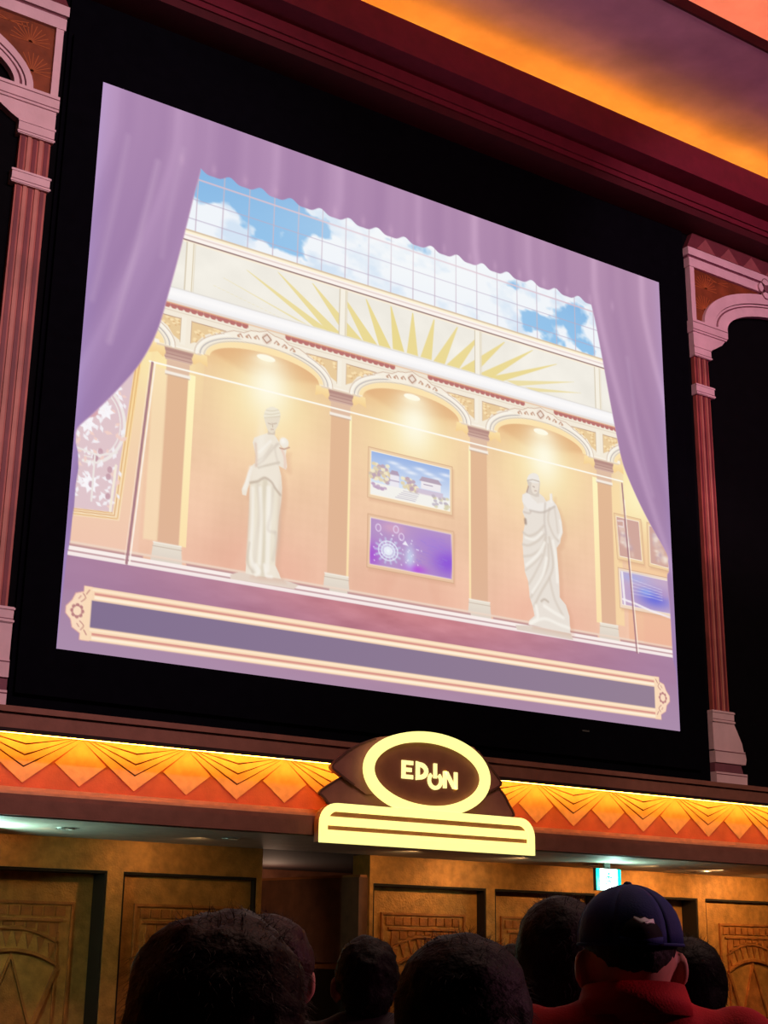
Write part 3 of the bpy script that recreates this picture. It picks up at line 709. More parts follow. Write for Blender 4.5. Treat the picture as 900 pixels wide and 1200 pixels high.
        stroke(arc(xc, 123, 52), 5, (250, 244, 232)); stroke(arc(xc, 126.5, 55), 1.2, (190, 160, 140), .8)
        stroke(arc(xc, 117, 46), 1.6, (166, 160, 164), .9); stroke(arc(xc, 110, 41), 1.4, (206, 190, 170))
        stroke([(xc - 143, 352), (xc + 143, 352)], 1.0, (206, 184, 160), .8)
        # keystone ornament
        fill([(xc - 78, 366), (xc - 60, 358), (xc - 42, 357), (xc - 30, 350), (xc - 14, 348), (xc, 343), (xc + 14, 348), (xc + 30, 350), (xc + 42, 357), (xc + 60, 358), (xc + 78, 366), (xc + 40, 369), (xc, 366), (xc - 40, 369)], (247, 238, 222), sm=False)
        stroke([(xc - 78, 365), (xc - 60, 357), (xc - 42, 356), (xc - 30, 349), (xc - 14, 347), (xc, 342), (xc + 14, 347), (xc + 30, 349), (xc + 42, 356), (xc + 60, 357), (xc + 78, 365)], 1.2, (196, 160, 138), .9)
        stroke([(xc, 348), (xc + 8, 355.5), (xc, 363), (xc - 8, 355.5), (xc, 348)], 1.8, (168, 124, 104)); ellipse(xc, 355.5, 4, 4, (250, 244, 232)); ellipse(xc, 355.5, 9.5, 10, (180, 130, 110), .18)
        for sgn in (-1, 1):
            for q in range(3):
                bx = xc + sgn * (18 + 15 * q); by = 357 + 2.2 * q
                stroke([(bx - 4 * sgn, by + 3), (bx, by - 2), (bx + 5 * sgn, by + 2)], 2.0, (186, 138, 116), .9); ellipse(bx + 3 * sgn, by + 3, 2.6, 1.6, (196, 150, 120), .9)
        xp = xc + 143
        rect(xp - 9, 357, xp + 9, 404, (246, 238, 222)); stroke([(xp - 9, 360), (xp - 9, 400)], 1, (206, 180, 150)); stroke([(xp + 9, 360), (xp + 9, 400)], 1, (206, 180, 150))
    # plinth line, carpet
    rect(0, 744, 1200, 748, (238, 214, 196), .8)
    for xa, xb in ((0, 120), (190, 440), (474, 720), (768, 1005), (1060, 1200)): rect(xa, 748, xb, 751.5, (186, 140, 142), .9)
    rect(0, 751.5, 1200, 758, (250, 238, 234)); rect(0, 757.5, 1200, 759.5, (172, 128, 140)); rect(0, 759.5, 1200, 768, (246, 232, 230)); rect(0, 765, 1200, 767, (206, 180, 190), .8)
    s = win(0, 1200, 768, 900); x, y = X[s], Y[s]
    cr = np.exp(-((x - 600) / 420) ** 2)[..., None]; n = noise(60, 16, 33, 4)[s][..., None]
    IMG[s] = (np.array((158, 120, 158.)) * (1 - cr) + np.array((200, 124, 132.)) * cr) + (n - .5) * 34 * cr - np.clip((y - 772) / 40, 0, 1)[..., None] * np.array((22, 14, 4.)) * cr
    t = np.clip((y - 812) / 88, 0, 1)[..., None]; IMG[s] = IMG[s] * (1 - .85 * t ** .5) + np.array((164, 134, 166.)) * .85 * t ** .5
    # text bar
    rect(44, 818, 1148, 868, gradx(40, (122, 103, 138), 1150, (142, 120, 142)))
    for y0 in (806, 864):
        rect(36, y0, 1150, y0 + 19, (248, 214, 178)); rect(50, y0 + 7.5, 1142, y0 + 11, (214, 142, 130)); rect(50, y0 + 12.5, 1142, y0 + 16.5, (255, 238, 212)); rect(38, y0 + 2, 1150, y0 + 5, (255, 234, 204), .8)
    for sgn, xo in ((1, 34), (-1, 1152)):
        lob = [(xo + 12 * sgn, 806), (xo, 806), (xo - 0 * sgn, 814), (xo - 12 * sgn, 818), (xo - 17 * sgn, 829), (xo - 25 * sgn, 838), (xo - 25 * sgn, 848), (xo - 17 * sgn, 856), (xo - 14 * sgn, 867), (xo - 2 * sgn, 874), (xo - 2 * sgn, 883), (xo + 12 * sgn, 883)]
        fill(lob, (250, 216, 186)); stroke(lob, 1.3, (226, 164, 150), .8); rect(min(xo, xo + 12 * sgn), 806, max(xo, xo + 12 * sgn), 883, (250, 216, 180))
        cxo = xo - 8 * sgn
        for q in range(8): ellipse(cxo + 7.5 * math.cos(q * math.pi / 4), 843 + 8 * math.sin(q * math.pi / 4), 3.0, 3.0, (182, 122, 122))
        ellipse(cxo, 843, 6, 6.5, (250, 218, 188))
        for dy in (-1, 1):
            stroke([(xo - 3 * sgn, 843 + dy * 14), (xo + 3 * sgn, 843 + dy * 20), (xo - 1 * sgn, 843 + dy * 26)], 1.6, (192, 136, 126), sm=True)
            stroke([(xo + 4 * sgn, 843 + dy * 26), (xo + 8 * sgn, 843 + dy * 32)], 1.8, (192, 136, 126)); stroke([(xo - 7 * sgn, 843 + dy * 18), (xo - 4 * sgn, 843 + dy * 22)], 1.6, (200, 146, 132))
    # left framed lace panel
    fr = [(97, 440), (84, 470), (60, 520), (20, 560), (0, 570), (0, 707), (79, 702)]
    fill(fr, grad(450, (250, 212, 140), 700, (248, 222, 184)))
    for o in (3, 8, 12): stroke([(97 - o, 450), (79 - o, 702 - o * .8), (0, 707 - o * .8)], 1.5, ((222, 170, 110), (255, 240, 200), (214, 160, 110))[(o // 4) % 3])
    inner = [(88, 440), (68, 691), (0, 696), (0, 440)]
    fill(inner, (222, 194, 200))
    g = np.random.default_rng(3)
    def leaf(cx_, cy_, r, ang, c):
        d = np.array((math.cos(ang), math.sin(ang))); n_ = np.array((-d[1], d[0])); p = np.array((cx_, cy_))
        fill([tuple(p), tuple(p + d * r * .5 + n_ * r * .26), tuple(p + d * r), tuple(p + d * r * .5 - n_ * r * .26)], c, .95)
    ccx, ccy = 24, 560
    for rr_, wd_ in ((66, 5), (58, 2)): stroke([(ccx + rr_ * .8 * math.cos(t), ccy + rr_ * .95 * math.sin(t)) for t in np.linspace(-1.3, 1.7, 30)], wd_, (238, 230, 226))
    for q in range(120):
        cx_, cy_ = 4 + 70 * g.random(), 470 + 215 * g.random()
        leaf(cx_, cy_, 8 + 6 * g.random(), g.random() * 6.28, (244, 240, 244) if g.random() < .7 else (242, 206, 196))
    for fx, fy in ((18, 565), (45, 540), (30, 655), (55, 500)):
        for q in range(7): leaf(fx, fy, 15, q * .9, (250, 248, 252))
    for q in range(9): ellipse(6 + 62 * g.random(), 600 + 85 * g.random(), 4, 5, (190, 146, 160), .8)
    ellipse(22, 545, 12, 9, (214, 160, 168), .9)
    stroke([(0, 604), (40, 610), (68, 600)], 3, (236, 228, 224)); stroke([(34, 612), (34, 680)], 3, (236, 228, 224)); stroke([(68, 620), (64, 690)], 4, (244, 232, 214))
    # glass case edges
    stroke([(110, 444.5), (1080, 444.5)], 3.0, (255, 252, 240), .95)
    stroke([(114.5, 446), (95, 763)], 4.2, (164, 116, 126), .95); stroke([(119, 446), (99.5, 763)], 2.4, (255, 246, 236), .9); stroke([(111, 446), (91.5, 763)], 1.2, (255, 240, 226), .6)
    # centre pictures: plain landscape stand-ins
    def frame(q, c=(238, 206, 166)):
        cx_ = sum(p[0] for p in q) / 4; cy_ = sum(p[1] for p in q) / 4
        ex = [(p[0] + (6 if p[0] > cx_ else -6), p[1] + (7 if p[1] > cy_ else -6)) for p in q]
        fill([(x + 3, y + 5) for x, y in ex], (204, 150, 120), .35, 6); fill(ex, c); stroke(ex + ex[:1], 1.2, (206, 160, 124)); stroke(q + q[:1], 2.4, (255, 244, 222))
    q1 = [(515, 503), (676, 503), (676, 577), (515, 577)]; frame(q1)
    rect(515, 503, 676, 577, grad(503, (150, 178, 228), 560, (222, 232, 246)))
    for k in range(7): glow(560 + k * 18, 515 + (k % 3) * 5, 12, 3, (240, 244, 252), .8, (515, 676, 503, 577))
    rect(515, 556, 676, 577, (244, 242, 236))
    g = np.random.default_rng(8)
    for cxt, cyt, r in ((535, 532, 17), (524, 545, 13), (548, 543, 13), (590, 546, 13), (600, 552, 8)):
        for q in range(16):
            ellipse(cxt + r * (g.random() - .5) * 1.8, cyt + r * (g.random() - .5) * 1.5, 4.5, 3.2, ((228, 210, 168), (206, 186, 170), (244, 232, 196), (188, 160, 176))[q % 4], .9)
    fill([(612, 535), (618, 527), (652, 527), (660, 535)], (180, 160, 178)); rect(616, 535, 657, 548, (240, 234, 238)); stroke([(622, 540), (640, 540)], 1.6, (150, 130, 160))
    fill([(551, 536), (556, 528), (568, 528), (572, 536)], (176, 156, 180)); rect(553, 536, 571, 556, (236, 232, 240)); stroke([(553, 546), (571, 546)], 1.5, (160, 140, 170))
    rect(606, 549, 662, 558, (206, 186, 206), .8)
    for k in range(5): stroke([(580 - k * 4, 560 + k * 3.4), (612 - k * 2, 560 + k * 3.4)], 1.2, (180, 170, 190), .8)
    for q in range(22): ellipse(640 + 34 * g.random(), 556 + 20 * g.random(), 4, 2.6, ((214, 206, 170), (188, 176, 190))[q % 2], .8)
    for q in range(12): ellipse(518 + 26 * g.random(), 556 + 10 * g.random(), 4, 2.4, (190, 160, 190), .8)
    q2 = [(516, 618), (679, 618), (679, 695), (516, 695)]; frame(q2, (232, 192, 158))
    rect(516, 618, 679, 695, (178, 142, 196))
    cl = (516, 679, 618, 695)
    glow(672, 668, 34, 26, (132, 72, 216), .9, cl); glow(640, 640, 40, 18, (162, 120, 214), .6, cl); glow(560, 628, 24, 10, (226, 170, 190), .6, cl); glow(520, 680, 16, 22, (160, 60, 210), .7, cl); glow(606, 690, 22, 8, (176, 60, 220), .8, cl)
    for k in range(14):
        t = k * 2 * math.pi / 14; stroke([(551, 668), (551 + 26 * math.cos(t), 668 + 21 * math.sin(t))], 3.0, (196, 210, 236), .75, 3)
    for rr_ in (7, 13, 19): stroke([(551 + rr_ * math.cos(t), 668 + rr_ * .85 * math.sin(t)) for t in np.linspace(0, 6.28, 24)], 2.2, (226, 236, 248), .85)
    glow(551, 668, 9, 8, (246, 250, 255), .9, cl); glow(594, 672, 10, 20, (198, 214, 240), .85, cl)
    for fx, fy in ((531, 632), (566, 629), (577, 640)): stroke([(fx + 5 * math.cos(t), fy + 6 * math.sin(t)) for t in np.linspace(0, 6.28, 14)], 2, (226, 206, 236), .9)
    for q in range(40):
        a_, b_ = 600 + 70 * g.random(), 625 + 60 * g.random(); stroke([(a_, b_), (a_ + 10, b_ + 2)], .9, (150, 120, 214), .5)
        ellipse(518 + 100 * g.random(), 640 + 50 * g.random(), 1.2, 1.2, (240, 236, 255), .8)
    fill([(579, 652), (585, 645), (591, 653)], (240, 236, 248))
    # right wall pictures
    q3 = [(1061, 517), (1117, 517), (1121, 591), (1066, 591)]; q4 = [(1144, 520), (1190, 520), (1190, 594), (1144, 592)]
    for q in (q3, q4):
        frame(q, (240, 206, 158)); fill(q, (206, 162, 150))
        x_ = q[0][0]
        gg = np.random.default_rng(int(x_))
        for k in range(26):
            u = gg.random(); ex_, ey_ = x_ + 12 + 34 * u * gg.random(), 530 + 50 * u + 8 * gg.random()
            glow(min(ex_, q[1][0] - 5), min(ey_, 584), 4 + 4 * gg.random(), 3 + 3 * gg.random(), ((240, 224, 210), (222, 190, 176), (190, 160, 170))[k % 3], .8, (q[0][0], q[1][0], q[0][1], 590))
    stroke([(1064, 524), (1078, 522), (1078, 534), (1066, 534)], 3, (232, 210, 206))
    q5 = [(1066, 620), (1190, 620), (1190, 682), (1068, 682)]; frame(q5, (240, 214, 190)); fill(q5, (196, 166, 196))
    cl = (1066, 1190, 620, 682)
    glow(1150, 660, 44, 18, (96, 100, 218), .95, cl); glow(1100, 628, 40, 10, (164, 170, 226), .8, cl); glow(1128, 650, 18, 7, (128, 158, 236), .8, cl); glow(1176, 648, 16, 10, (190, 150, 190), .6, cl)
    stroke([(1070, 672), (1100, 676), (1140, 684), (1188, 690)], 4, (246, 238, 244), .9); stroke([(1070, 622), (1074, 680)], 5, (246, 240, 244), .9)
    for k in range(5): stroke([(1090, 630 + 7 * k), (1120, 634 + 6 * k), (1170, 640 + 5 * k)], 1.2, (220, 214, 240), .7, sm=True)
    rect(1120, 690, 1200, 746, (236, 172, 146), .35, 8)
    # statues
    def Z1(p): return hz(270, 460, 5, p)
    def Z2(p): return hz(590, 530, 5, p)
    st = (236, 227, 212); li = (248, 243, 234); sh = (208, 194, 180)
    fill(Z1([(50, 1052), (300, 1092), (400, 1128), (372, 1152), (0, 1092), (0, 1066)]), (226, 208, 194))
    body = [(215, 238), (175, 252), (140, 264), (131, 292), (140, 330), (150, 372), (146, 412), (122, 430), (103, 468), (86, 525), (66, 568), (70, 598), (92, 604), (102, 562), (116, 524), (112, 600), (112, 700), (104, 850), (93, 1000), (88, 1060), (150, 1074), (230, 1082), (296, 1092), (285, 1060), (262, 1010), (262, 940), (274, 850), (282, 740), (298, 640), (303, 560), (298, 490), (284, 430), (325, 452), (332, 436), (324, 370), (330, 328), (296, 320), (285, 290), (268, 262), (250, 240)]
    fill([(x + 9, y + 6) for x, y in Z1(body)], (206, 150, 120), .25, 8)
    fill(Z1(body), (238, 228, 212))
    fill(Z1([(118, 520), (150, 515), (190, 500), (296, 596), (282, 740), (262, 1010), (92, 1000), (112, 700)]), (234, 224, 204), .9, 5)
    for ln, wd_, c, al in (([(160, 540), (172, 700), (150, 880), (135, 1050)], 7, sh, .5), ([(205, 520), (190, 700), (196, 880), (190, 1070)], 8, (206, 194, 170), .6), ([(225, 560), (222, 800), (215, 1040)], 8, li, .8), ([(250, 560), (240, 700), (220, 800), (262, 820)], 5, sh, .6),
        ([(262, 820), (270, 870), (250, 980)], 6, sh, .5), ([(130, 560), (128, 760), (118, 960), (160, 1050)], 6, li, .8), ([(175, 560), (182, 760), (170, 1000)], 6, li, .8), ([(118, 528), (160, 520), (180, 508), (205, 500), (240, 524), (262, 560), (292, 600)], 3.0, (172, 150, 132), .9), ([(155, 425), (190, 400), (240, 340), (275, 300)], 3.2, sh, .8),
        ([(160, 400), (200, 370), (245, 310)], 2.6, sh, .7), ([(165, 440), (200, 430), (285, 410)], 2.6, (180, 164, 146), .7), ([(170, 350), (200, 320), (235, 285)], 4, li, .9), ([(148, 300), (152, 380), (150, 430)], 4, (214, 180, 160), .8), ([(120, 440), (104, 500), (84, 560)], 6, li, .8),
        ([(300, 330), (318, 380), (320, 440)], 4, (232, 190, 172), .8), ([(285, 300), (262, 330), (280, 420)], 3, sh, .6), ([(112, 880), (100, 990), (130, 1050)], 3, (186, 168, 150), .6), ([(150, 1010), (170, 1050), (150, 1068)], 5, li, .9), ([(200, 1010), (210, 1070), (240, 1080)], 5, li, .9)):
        stroke(Z1(ln), wd_, c, al * .8, 4, True)
    ellipse(*Z1([(315, 294)])[0], 8.4, 8.4, (240, 232, 218)); glow(*Z1([(308, 284)])[0], 5, 5, (252, 248, 240), .9); stroke(Z1([(290, 325), (315, 332), (345, 322)]), 2.2, (196, 156, 136))
    head = [(240, 84), (275, 96), (290, 118), (291, 150), (280, 190), (262, 222), (243, 238), (222, 224), (208, 190), (197, 140), (206, 104)]
    fill(Z1([(222, 200), (262, 215), (262, 248), (218, 246)]), (214, 198, 180)); fill(Z1(head), (232, 220, 200), sm=True)
    fill(Z1([(240, 84), (278, 98), (291, 130), (260, 142), (200, 150), (198, 125), (210, 98)]), (240, 232, 212), sm=True)
    for ln in ([(202, 125), (240, 128), (288, 120)], [(200, 148), (240, 144), (290, 140)], [(212, 104), (245, 108), (282, 102)]): stroke(Z1(ln), 1.6, (206, 192, 164), .6, sm=True)
    stroke(Z1([(222, 180), (238, 186)]), 1.6, (196, 176, 158)); stroke(Z1([(254, 184), (270, 180)]), 1.6, (196, 176, 158)); stroke(Z1([(246, 180), (248, 202)]), 1.6, (196, 176, 158)); stroke(Z1([(238, 216), (252, 216)]), 1.6, (200, 174, 158))
    # soft modelling light over the drapery
    for p_, a_ in (((232, 700), .5), ((180, 300), .6), ((140, 900), .4)): glow(*Z1([p_])[0], 8, 40, (250, 246, 238), a_ * .6)
    glow(*Z1([(286, 760)])[0], 4, 60, (206, 178, 158), .5); glow(*Z1([(110, 760)])[0], 3, 60, (214, 190, 170), .4)
    # second statue
    fill(Z2([(70, 1012), (150, 1015), (395, 1062), (410, 1100), (80, 1040)]), (222, 206, 194))
    b2 = [(150, 228), (112, 248), (108, 275), (120, 320), (112, 350), (126, 385), (126, 420), (116, 470), (112, 540), (118, 620), (126, 700), (146, 760), (154, 850), (172, 905), (182, 958), (152, 985), (146, 1010), (230, 1028), (392, 1062), (386, 960), (366, 895), (330, 850), (326, 740), (318, 640), (312, 560), (332, 532), (336, 505), (348, 470), (342, 410), (330, 360), (312, 312), (288, 280), (286, 240), (276, 244), (270, 280), (250, 288), (236, 262), (214, 244), (206, 236)]
    fill([(x + 9, y + 6) for x, y in Z2(b2)], (206, 150, 120), .25, 8)
    fill(Z2(b2), (232, 223, 213))
    fill(Z2([(150, 232), (112, 250), (112, 290), (150, 340), (220, 350), (300, 310), (285, 280), (245, 292), (200, 300), (160, 260)]), (240, 234, 228), .9, 3)
    for ln, wd_, c, al in (([(116, 470), (150, 490), (200, 470), (236, 430)], 4, sh, .8), ([(114, 540), (150, 545), (200, 520), (240, 480)], 4, sh, .8), ([(120, 610), (170, 600), (220, 560), (248, 490)], 4, sh, .7), ([(130, 690), (180, 650), (226, 600)], 3.4, sh, .7), ([(150, 770), (190, 700), (236, 600), (250, 500)], 4, sh, .7),
        ([(160, 850), (210, 770), (262, 660), (262, 540)], 4.4, sh, .7), ([(180, 900), (220, 820), (276, 720), (290, 640), (268, 500)], 4.4, sh, .8), ([(245, 300), (240, 400), (250, 480)], 4, (208, 196, 186), .9), ([(270, 330), (262, 400), (290, 480), (320, 520)], 4, sh, .7), ([(300, 330), (310, 400), (318, 470)], 3.4, sh, .6), ([(130, 500), (180, 510), (225, 470)], 4, li, .9),
        ([(135, 660), (200, 600), (240, 530)], 5, li, .9), ([(170, 820), (230, 720), (252, 620)], 5, li, .9), ([(290, 520), (306, 620), (316, 760)], 5, li, .9), ([(330, 400), (338, 460), (325, 500)], 3, li, .9), ([(270, 740), (300, 860), (350, 960)], 5, sh, .6), ([(222, 872), (240, 862), (262, 876)], 3, (176, 158, 142), .8), ([(190, 900), (200, 970), (160, 1000)], 6, li, .9),
        ([(240, 900), (300, 940), (350, 968)], 6, li, .9), ([(160, 1000), (240, 975), (330, 1010), (385, 1030)], 5, li, .9), ([(128, 395), (130, 415)], 5, (150, 126, 112), .9), ([(155, 340), (230, 352), (300, 318)], 2.6, (188, 174, 164), .9), ([(120, 350), (150, 358), (160, 350)], 2.4, (196, 180, 168), .8), ([(276, 250), (280, 290)], 4, li, .9)):
        stroke(Z2(ln), wd_ * 1.1, c, al * .85, 4, True)
    fill(Z2([(176, 122), (204, 136), (214, 180), (208, 260), (190, 262), (130, 236), (146, 200), (137, 165), (150, 132)]), (214, 202, 190), sm=False)
    fill(Z2([(176, 150), (206, 160), (206, 210), (192, 242), (172, 238), (162, 200)]), (234, 222, 208), sm=True)
    fill(Z2([(176, 122), (202, 134), (212, 176), (180, 180), (150, 170), (138, 160), (150, 132)]), (238, 232, 224), sm=True)
    stroke(Z2([(140, 165), (172, 160), (210, 172)]), 1.6, (186, 170, 156)); stroke(Z2([(146, 200), (138, 232)]), 3, (180, 152, 140), .8); stroke(Z2([(172, 200), (182, 204)]), 1.5, (170, 150, 140)); stroke(Z2([(182, 226), (194, 226)]), 1.4, (180, 150, 140))
    # right glass edge over everything
    stroke([(1078, 449), (1099.5, 767)], 3.6, (158, 112, 120), .9); stroke([(1083, 480), (1103.5, 767)], 2.2, (255, 244, 230), .8)
    IMG[:] = IMG * .93 + np.array((255, 246, 240.)) * .07
    # curtains
    val = []
    for x in np.arange(60, 1140, 3.0): val.append((x, 97 + 4.5 * math.cos((x - 200) / 58.0 * 2 * math.pi) * (1 if True else 0) - 1.5 * math.cos((x - 200) / 29.0 * 2 * math.pi)))
    cur = lambda x, y: None
    fold = noise(34, 900, 44, 3); fold2 = noise(90, 900, 45, 2)
    def curtain_col(x, y):
        j = np.clip((y / STEP).astype(int), 0, GH - 1)
        # folds fan outwards towards the bottom
        ctr = np.where(x < XC, 180.0, 1020.0); lean = np.where(x < XC, 1, -1)
        u = x + lean * (np.clip(y - 60, 0, None) ** 1.3) * .05
        f = np.sin(u / 9.5) * .5 + np.sin(u / 23.0 + 1.3) * .8 + np.sin(u / 5.1 + 2) * .2
        f = np.clip(f, -1.2, 1.6)
        c = np.array((174, 138, 178.)) + (np.clip(y / 640, 0, 1)[..., None] * np.array((-20, -16, -8.))) + (x[..., None] / 1200 * np.array((6, 4, -4.)))
        c = c + (np.maximum(f, 0) ** 2)[..., None] * np.array((9, 9, 8.)) - np.maximum(-f, 0)[..., None] * np.array((5, 5, 4.))
        e = np.exp(-np.minimum(x, 1200 - x) / 14.0)[..., None]
        return c + e * np.array((4, 8, 14.))
    fill([(-5, -5), (1205, -5), (1205, 97)] + val[::-1] + [(-5, 97)], curtain_col)
    lc = [h(235, 200), h(228, 226), h(219, 262), h(208, 305), h(197, 345), h(184, 388), h(165, 424), h(141, 453), h(112, 482), h(93, 499), h(89, 507)]
    fill([(-5, 60)] + smooth_pts([(lc[0][0], 60)] + lc, False) + hz(70, 400, 4.2875, [(80, 508), (92, 560), (94, 640), (80, 720), (72, 830), (62, 900), (52, 1000), (40, 1060)]) + [(4, 775), (0, 900), (-5, 900)], curtain_col)
    rc = hz(690, 520, 4.618, [(160, 0), (178, 80), (200, 150), (260, 290), (330, 430), (420, 590), (430, 640), (434, 690), (425, 715), (430, 800), (440, 900), (452, 1100), (456, 1170)])
    ru = [h(692, 352), h(698, 378), h(706, 420), h(716, 475)]
    fill([(1205, 60)] + smooth_pts([(ru[0][0], 60)] + ru + rc, False) + [(1197, 790), (1200, 900), (1205, 900)], curtain_col)
    stroke(smooth_pts(lc, False), 2.2, (196, 160, 190), .6); stroke(smooth_pts(ru + rc, False), 2.2, (196, 160, 190), .5)
    for k in range(17): glow(136 + 58 * k + 6, 88, 5, 10, (214, 176, 206), .30)
    # light seams of the curtain
    for ln, wd_, al in (([(150, 150), (128, 60), (120, 20)], 5, .0), ([h(185, 190), h(160, 290), h(128, 400)], 9, .35), ([h(150, 160), h(130, 260), h(108, 350)], 9, .22), ([h(215, 175), h(200, 240), h(190, 300)], 9, .18), ([h(735, 420), h(750, 520), h(765, 580)], 9, .2)):
        if al: stroke(ln, wd_, (206, 176, 206), al, 9, True)
    IMG[:] = np.clip(IMG, 0, 255)
paint()
sx0, sx1, sz0, sz1 = X0u * 14, X1u * 14, 1.65 + Z0u * 14, 1.65 + Z1u * 14
screen = empty('projection_screen', ((sx0 + sx1) / 2, 0, sz0 - .6), 'large bright screen showing a purple-curtained gallery with two pale statues', 'screen')
ox, oz = (sx0 + sx1) / 2, sz0 - .6
co = np.zeros((GH * GW, 3), np.float32)
co[:, 0] = (sx0 + X.ravel() / 1200 * (sx1 - sx0)) - ox; co[:, 2] = (sz1 - Y.ravel() / 900 * (sz1 - sz0)) - oz
me = bpy.data.meshes.new('picture'); me.vertices.add(GH * GW); me.vertices.foreach_set('co', co.ravel())
jj, ii = np.meshgrid(np.arange(GH - 1), np.arange(GW - 1), indexing='ij'); v0 = (jj * GW + ii).ravel()
quads = np.stack([v0, v0 + GW, v0 + GW + 1, v0 + 1], 1).astype(np.int32); nq = len(quads)
me.loops.add(nq * 4); me.loops.foreach_set('vertex_index', quads.ravel())
me.polygons.add(nq); me.polygons.foreach_set('loop_start', np.arange(nq, dtype=np.int32) * 4); me.polygons.foreach_set('loop_total', np.full(nq, 4, np.int32))
me.update(); ca = me.color_attributes.new('picture', 'FLOAT_COLOR', 'POINT')
rgba = np.ones((GH * GW, 4), np.float32); rgba[:, :3] = lin(IMG.reshape(-1, 3)); ca.data.foreach_set('color', rgba.ravel())
pm = bpy.data.materials.new('projected_picture'); pm.use_nodes = True; nt = pm.node_tree; nt.nodes.clear()
out = nt.nodes.new('ShaderNodeOutputMaterial'); em = nt.nodes.new('ShaderNodeEmission'); at_ = nt.nodes.new('ShaderNodeAttribute'); at_.attribute_name = 'picture'
nt.links.new(at_.outputs['Color'], em.inputs['Color']); nt.links.new(em.outputs[0], out.inputs['Surface']); em.inputs['Strength'].default_value = 1.0
mesh_obj('picture', me, pm, screen, label='projected picture of a gallery with arches, statues and framed pictures')
bm = bmesh.new(); box(bm, sx0 - ox - .02, sx1 - ox + .02, .004, .04, sz0 - oz - .02, sz1 - oz + .02); bm_obj('screen_backing', bm, M['velvet'], screen)
bm = bmesh.new()
for a in ((sx0 - .4, sx0, sz0 - .5, sz1 + .5), (sx1, sx1 + .4, sz0 - .5, sz1 + .5), (sx0, sx1, sz1, sz1 + .5), (sx0, sx1, sz0 - .5, sz0)):
    box(bm, a[0] - ox, a[1] - ox, .0, .05, a[2] - oz, a[3] - oz)
bm_obj('masking_border', bm, M['velvet'], screen, label='matt black masking border')
bm = bmesh.new(); box(bm, .0, .12, -.01, 0, -.0, .02)
o = bm_obj('maker_plate', bm, M['housing'], screen); pp_ = at(682, 857); o.location = (pp_.x - ox, 0, pp_.z - oz)
struct('trim_10', B(4.88, 14.93, .055, .099, 3.919, 12.49), M['velvet'])      # black surround between the arches

# ------------------------------------------------------------------ people
def capsule(bm, p0, p1, r0, r1, n=14, m=5):
    p0, p1 = Vector(p0), Vector(p1); d = (p1 - p0); L = d.length; d.normalize()
    u = d.orthogonal().normalized(); v = d.cross(u); rings = []
    for k in range(m + 1):
        t = math.pi / 2 * k / m; rings.append((p0 - d * r0 * math.cos(t), r0 * math.sin(t)))
    for k in range(m + 1):
        t = math.pi / 2 * k / m; rings.append((p1 + d * r1 * math.sin(t), r1 * math.cos(t)))
    V = []
    for c, r in rings:
        if r < 1e-5: V.append([bm.verts.new(c)])
        else: V.append([bm.verts.new(c + r * (math.cos(a) * u + math.sin(a) * v)) for a in (2 * math.pi * q / n for q in range(n))])
    for A_, B_ in zip(V[:-1], V[1:]):
        for q in range(n):
            if len(A_) == 1: bm.faces.new((A_[0], B_[(q + 1) % n], B_[q]))
            elif len(B_) == 1: bm.faces.new((A_[q], A_[(q + 1) % n], B_[0]))
            else: bm.faces.new((A_[q], A_[(q + 1) % n], B_[(q + 1) % n], B_[q]))
def ellip(bm, c, r, rot=None, n=20):
    g = bmesh.ops.create_uvsphere(bm, u_segments=n, v_segments=n // 2 + 2, radius=1)
    for v in g['verts']:
        q = Vector((v.co.x * r[0], v.co.y * r[1], v.co.z * r[2]))
        if rot: q = rot @ q
        v.co = q + Vector(c)
def remesh(bm, voxel, smooth=4):
    bmesh.ops.recalc_face_normals(bm, faces=bm.faces)
    me = bpy.data.meshes.new('tmp'); bm.to_mesh(me); bm.free(); o = bpy.data.objects.new('tmp', me); COL.objects.link(o)
    md = o.modifiers.new('r', 'REMESH'); md.mode = 'VOXEL'; md.voxel_size = voxel
    s = o.modifiers.new('s', 'SMOOTH'); s.factor = .5; s.iterations = smooth
    dg = bpy.context.evaluated_depsgraph_get(); r = bpy.data.meshes.new_from_object(o.evaluated_get(dg))
    bpy.data.objects.remove(o); bpy.data.meshes.remove(me)
    r.polygons.foreach_set('use_smooth', [True] * len(r.polygons)); return r
def rx(deg): return Matrix.Rotation(math.radians(deg), 3, 'X')
def arms(s):
    return (s * .185, -.01, 1.42), (s * .235, -.02, 1.13), (s * .235, .10, .90)
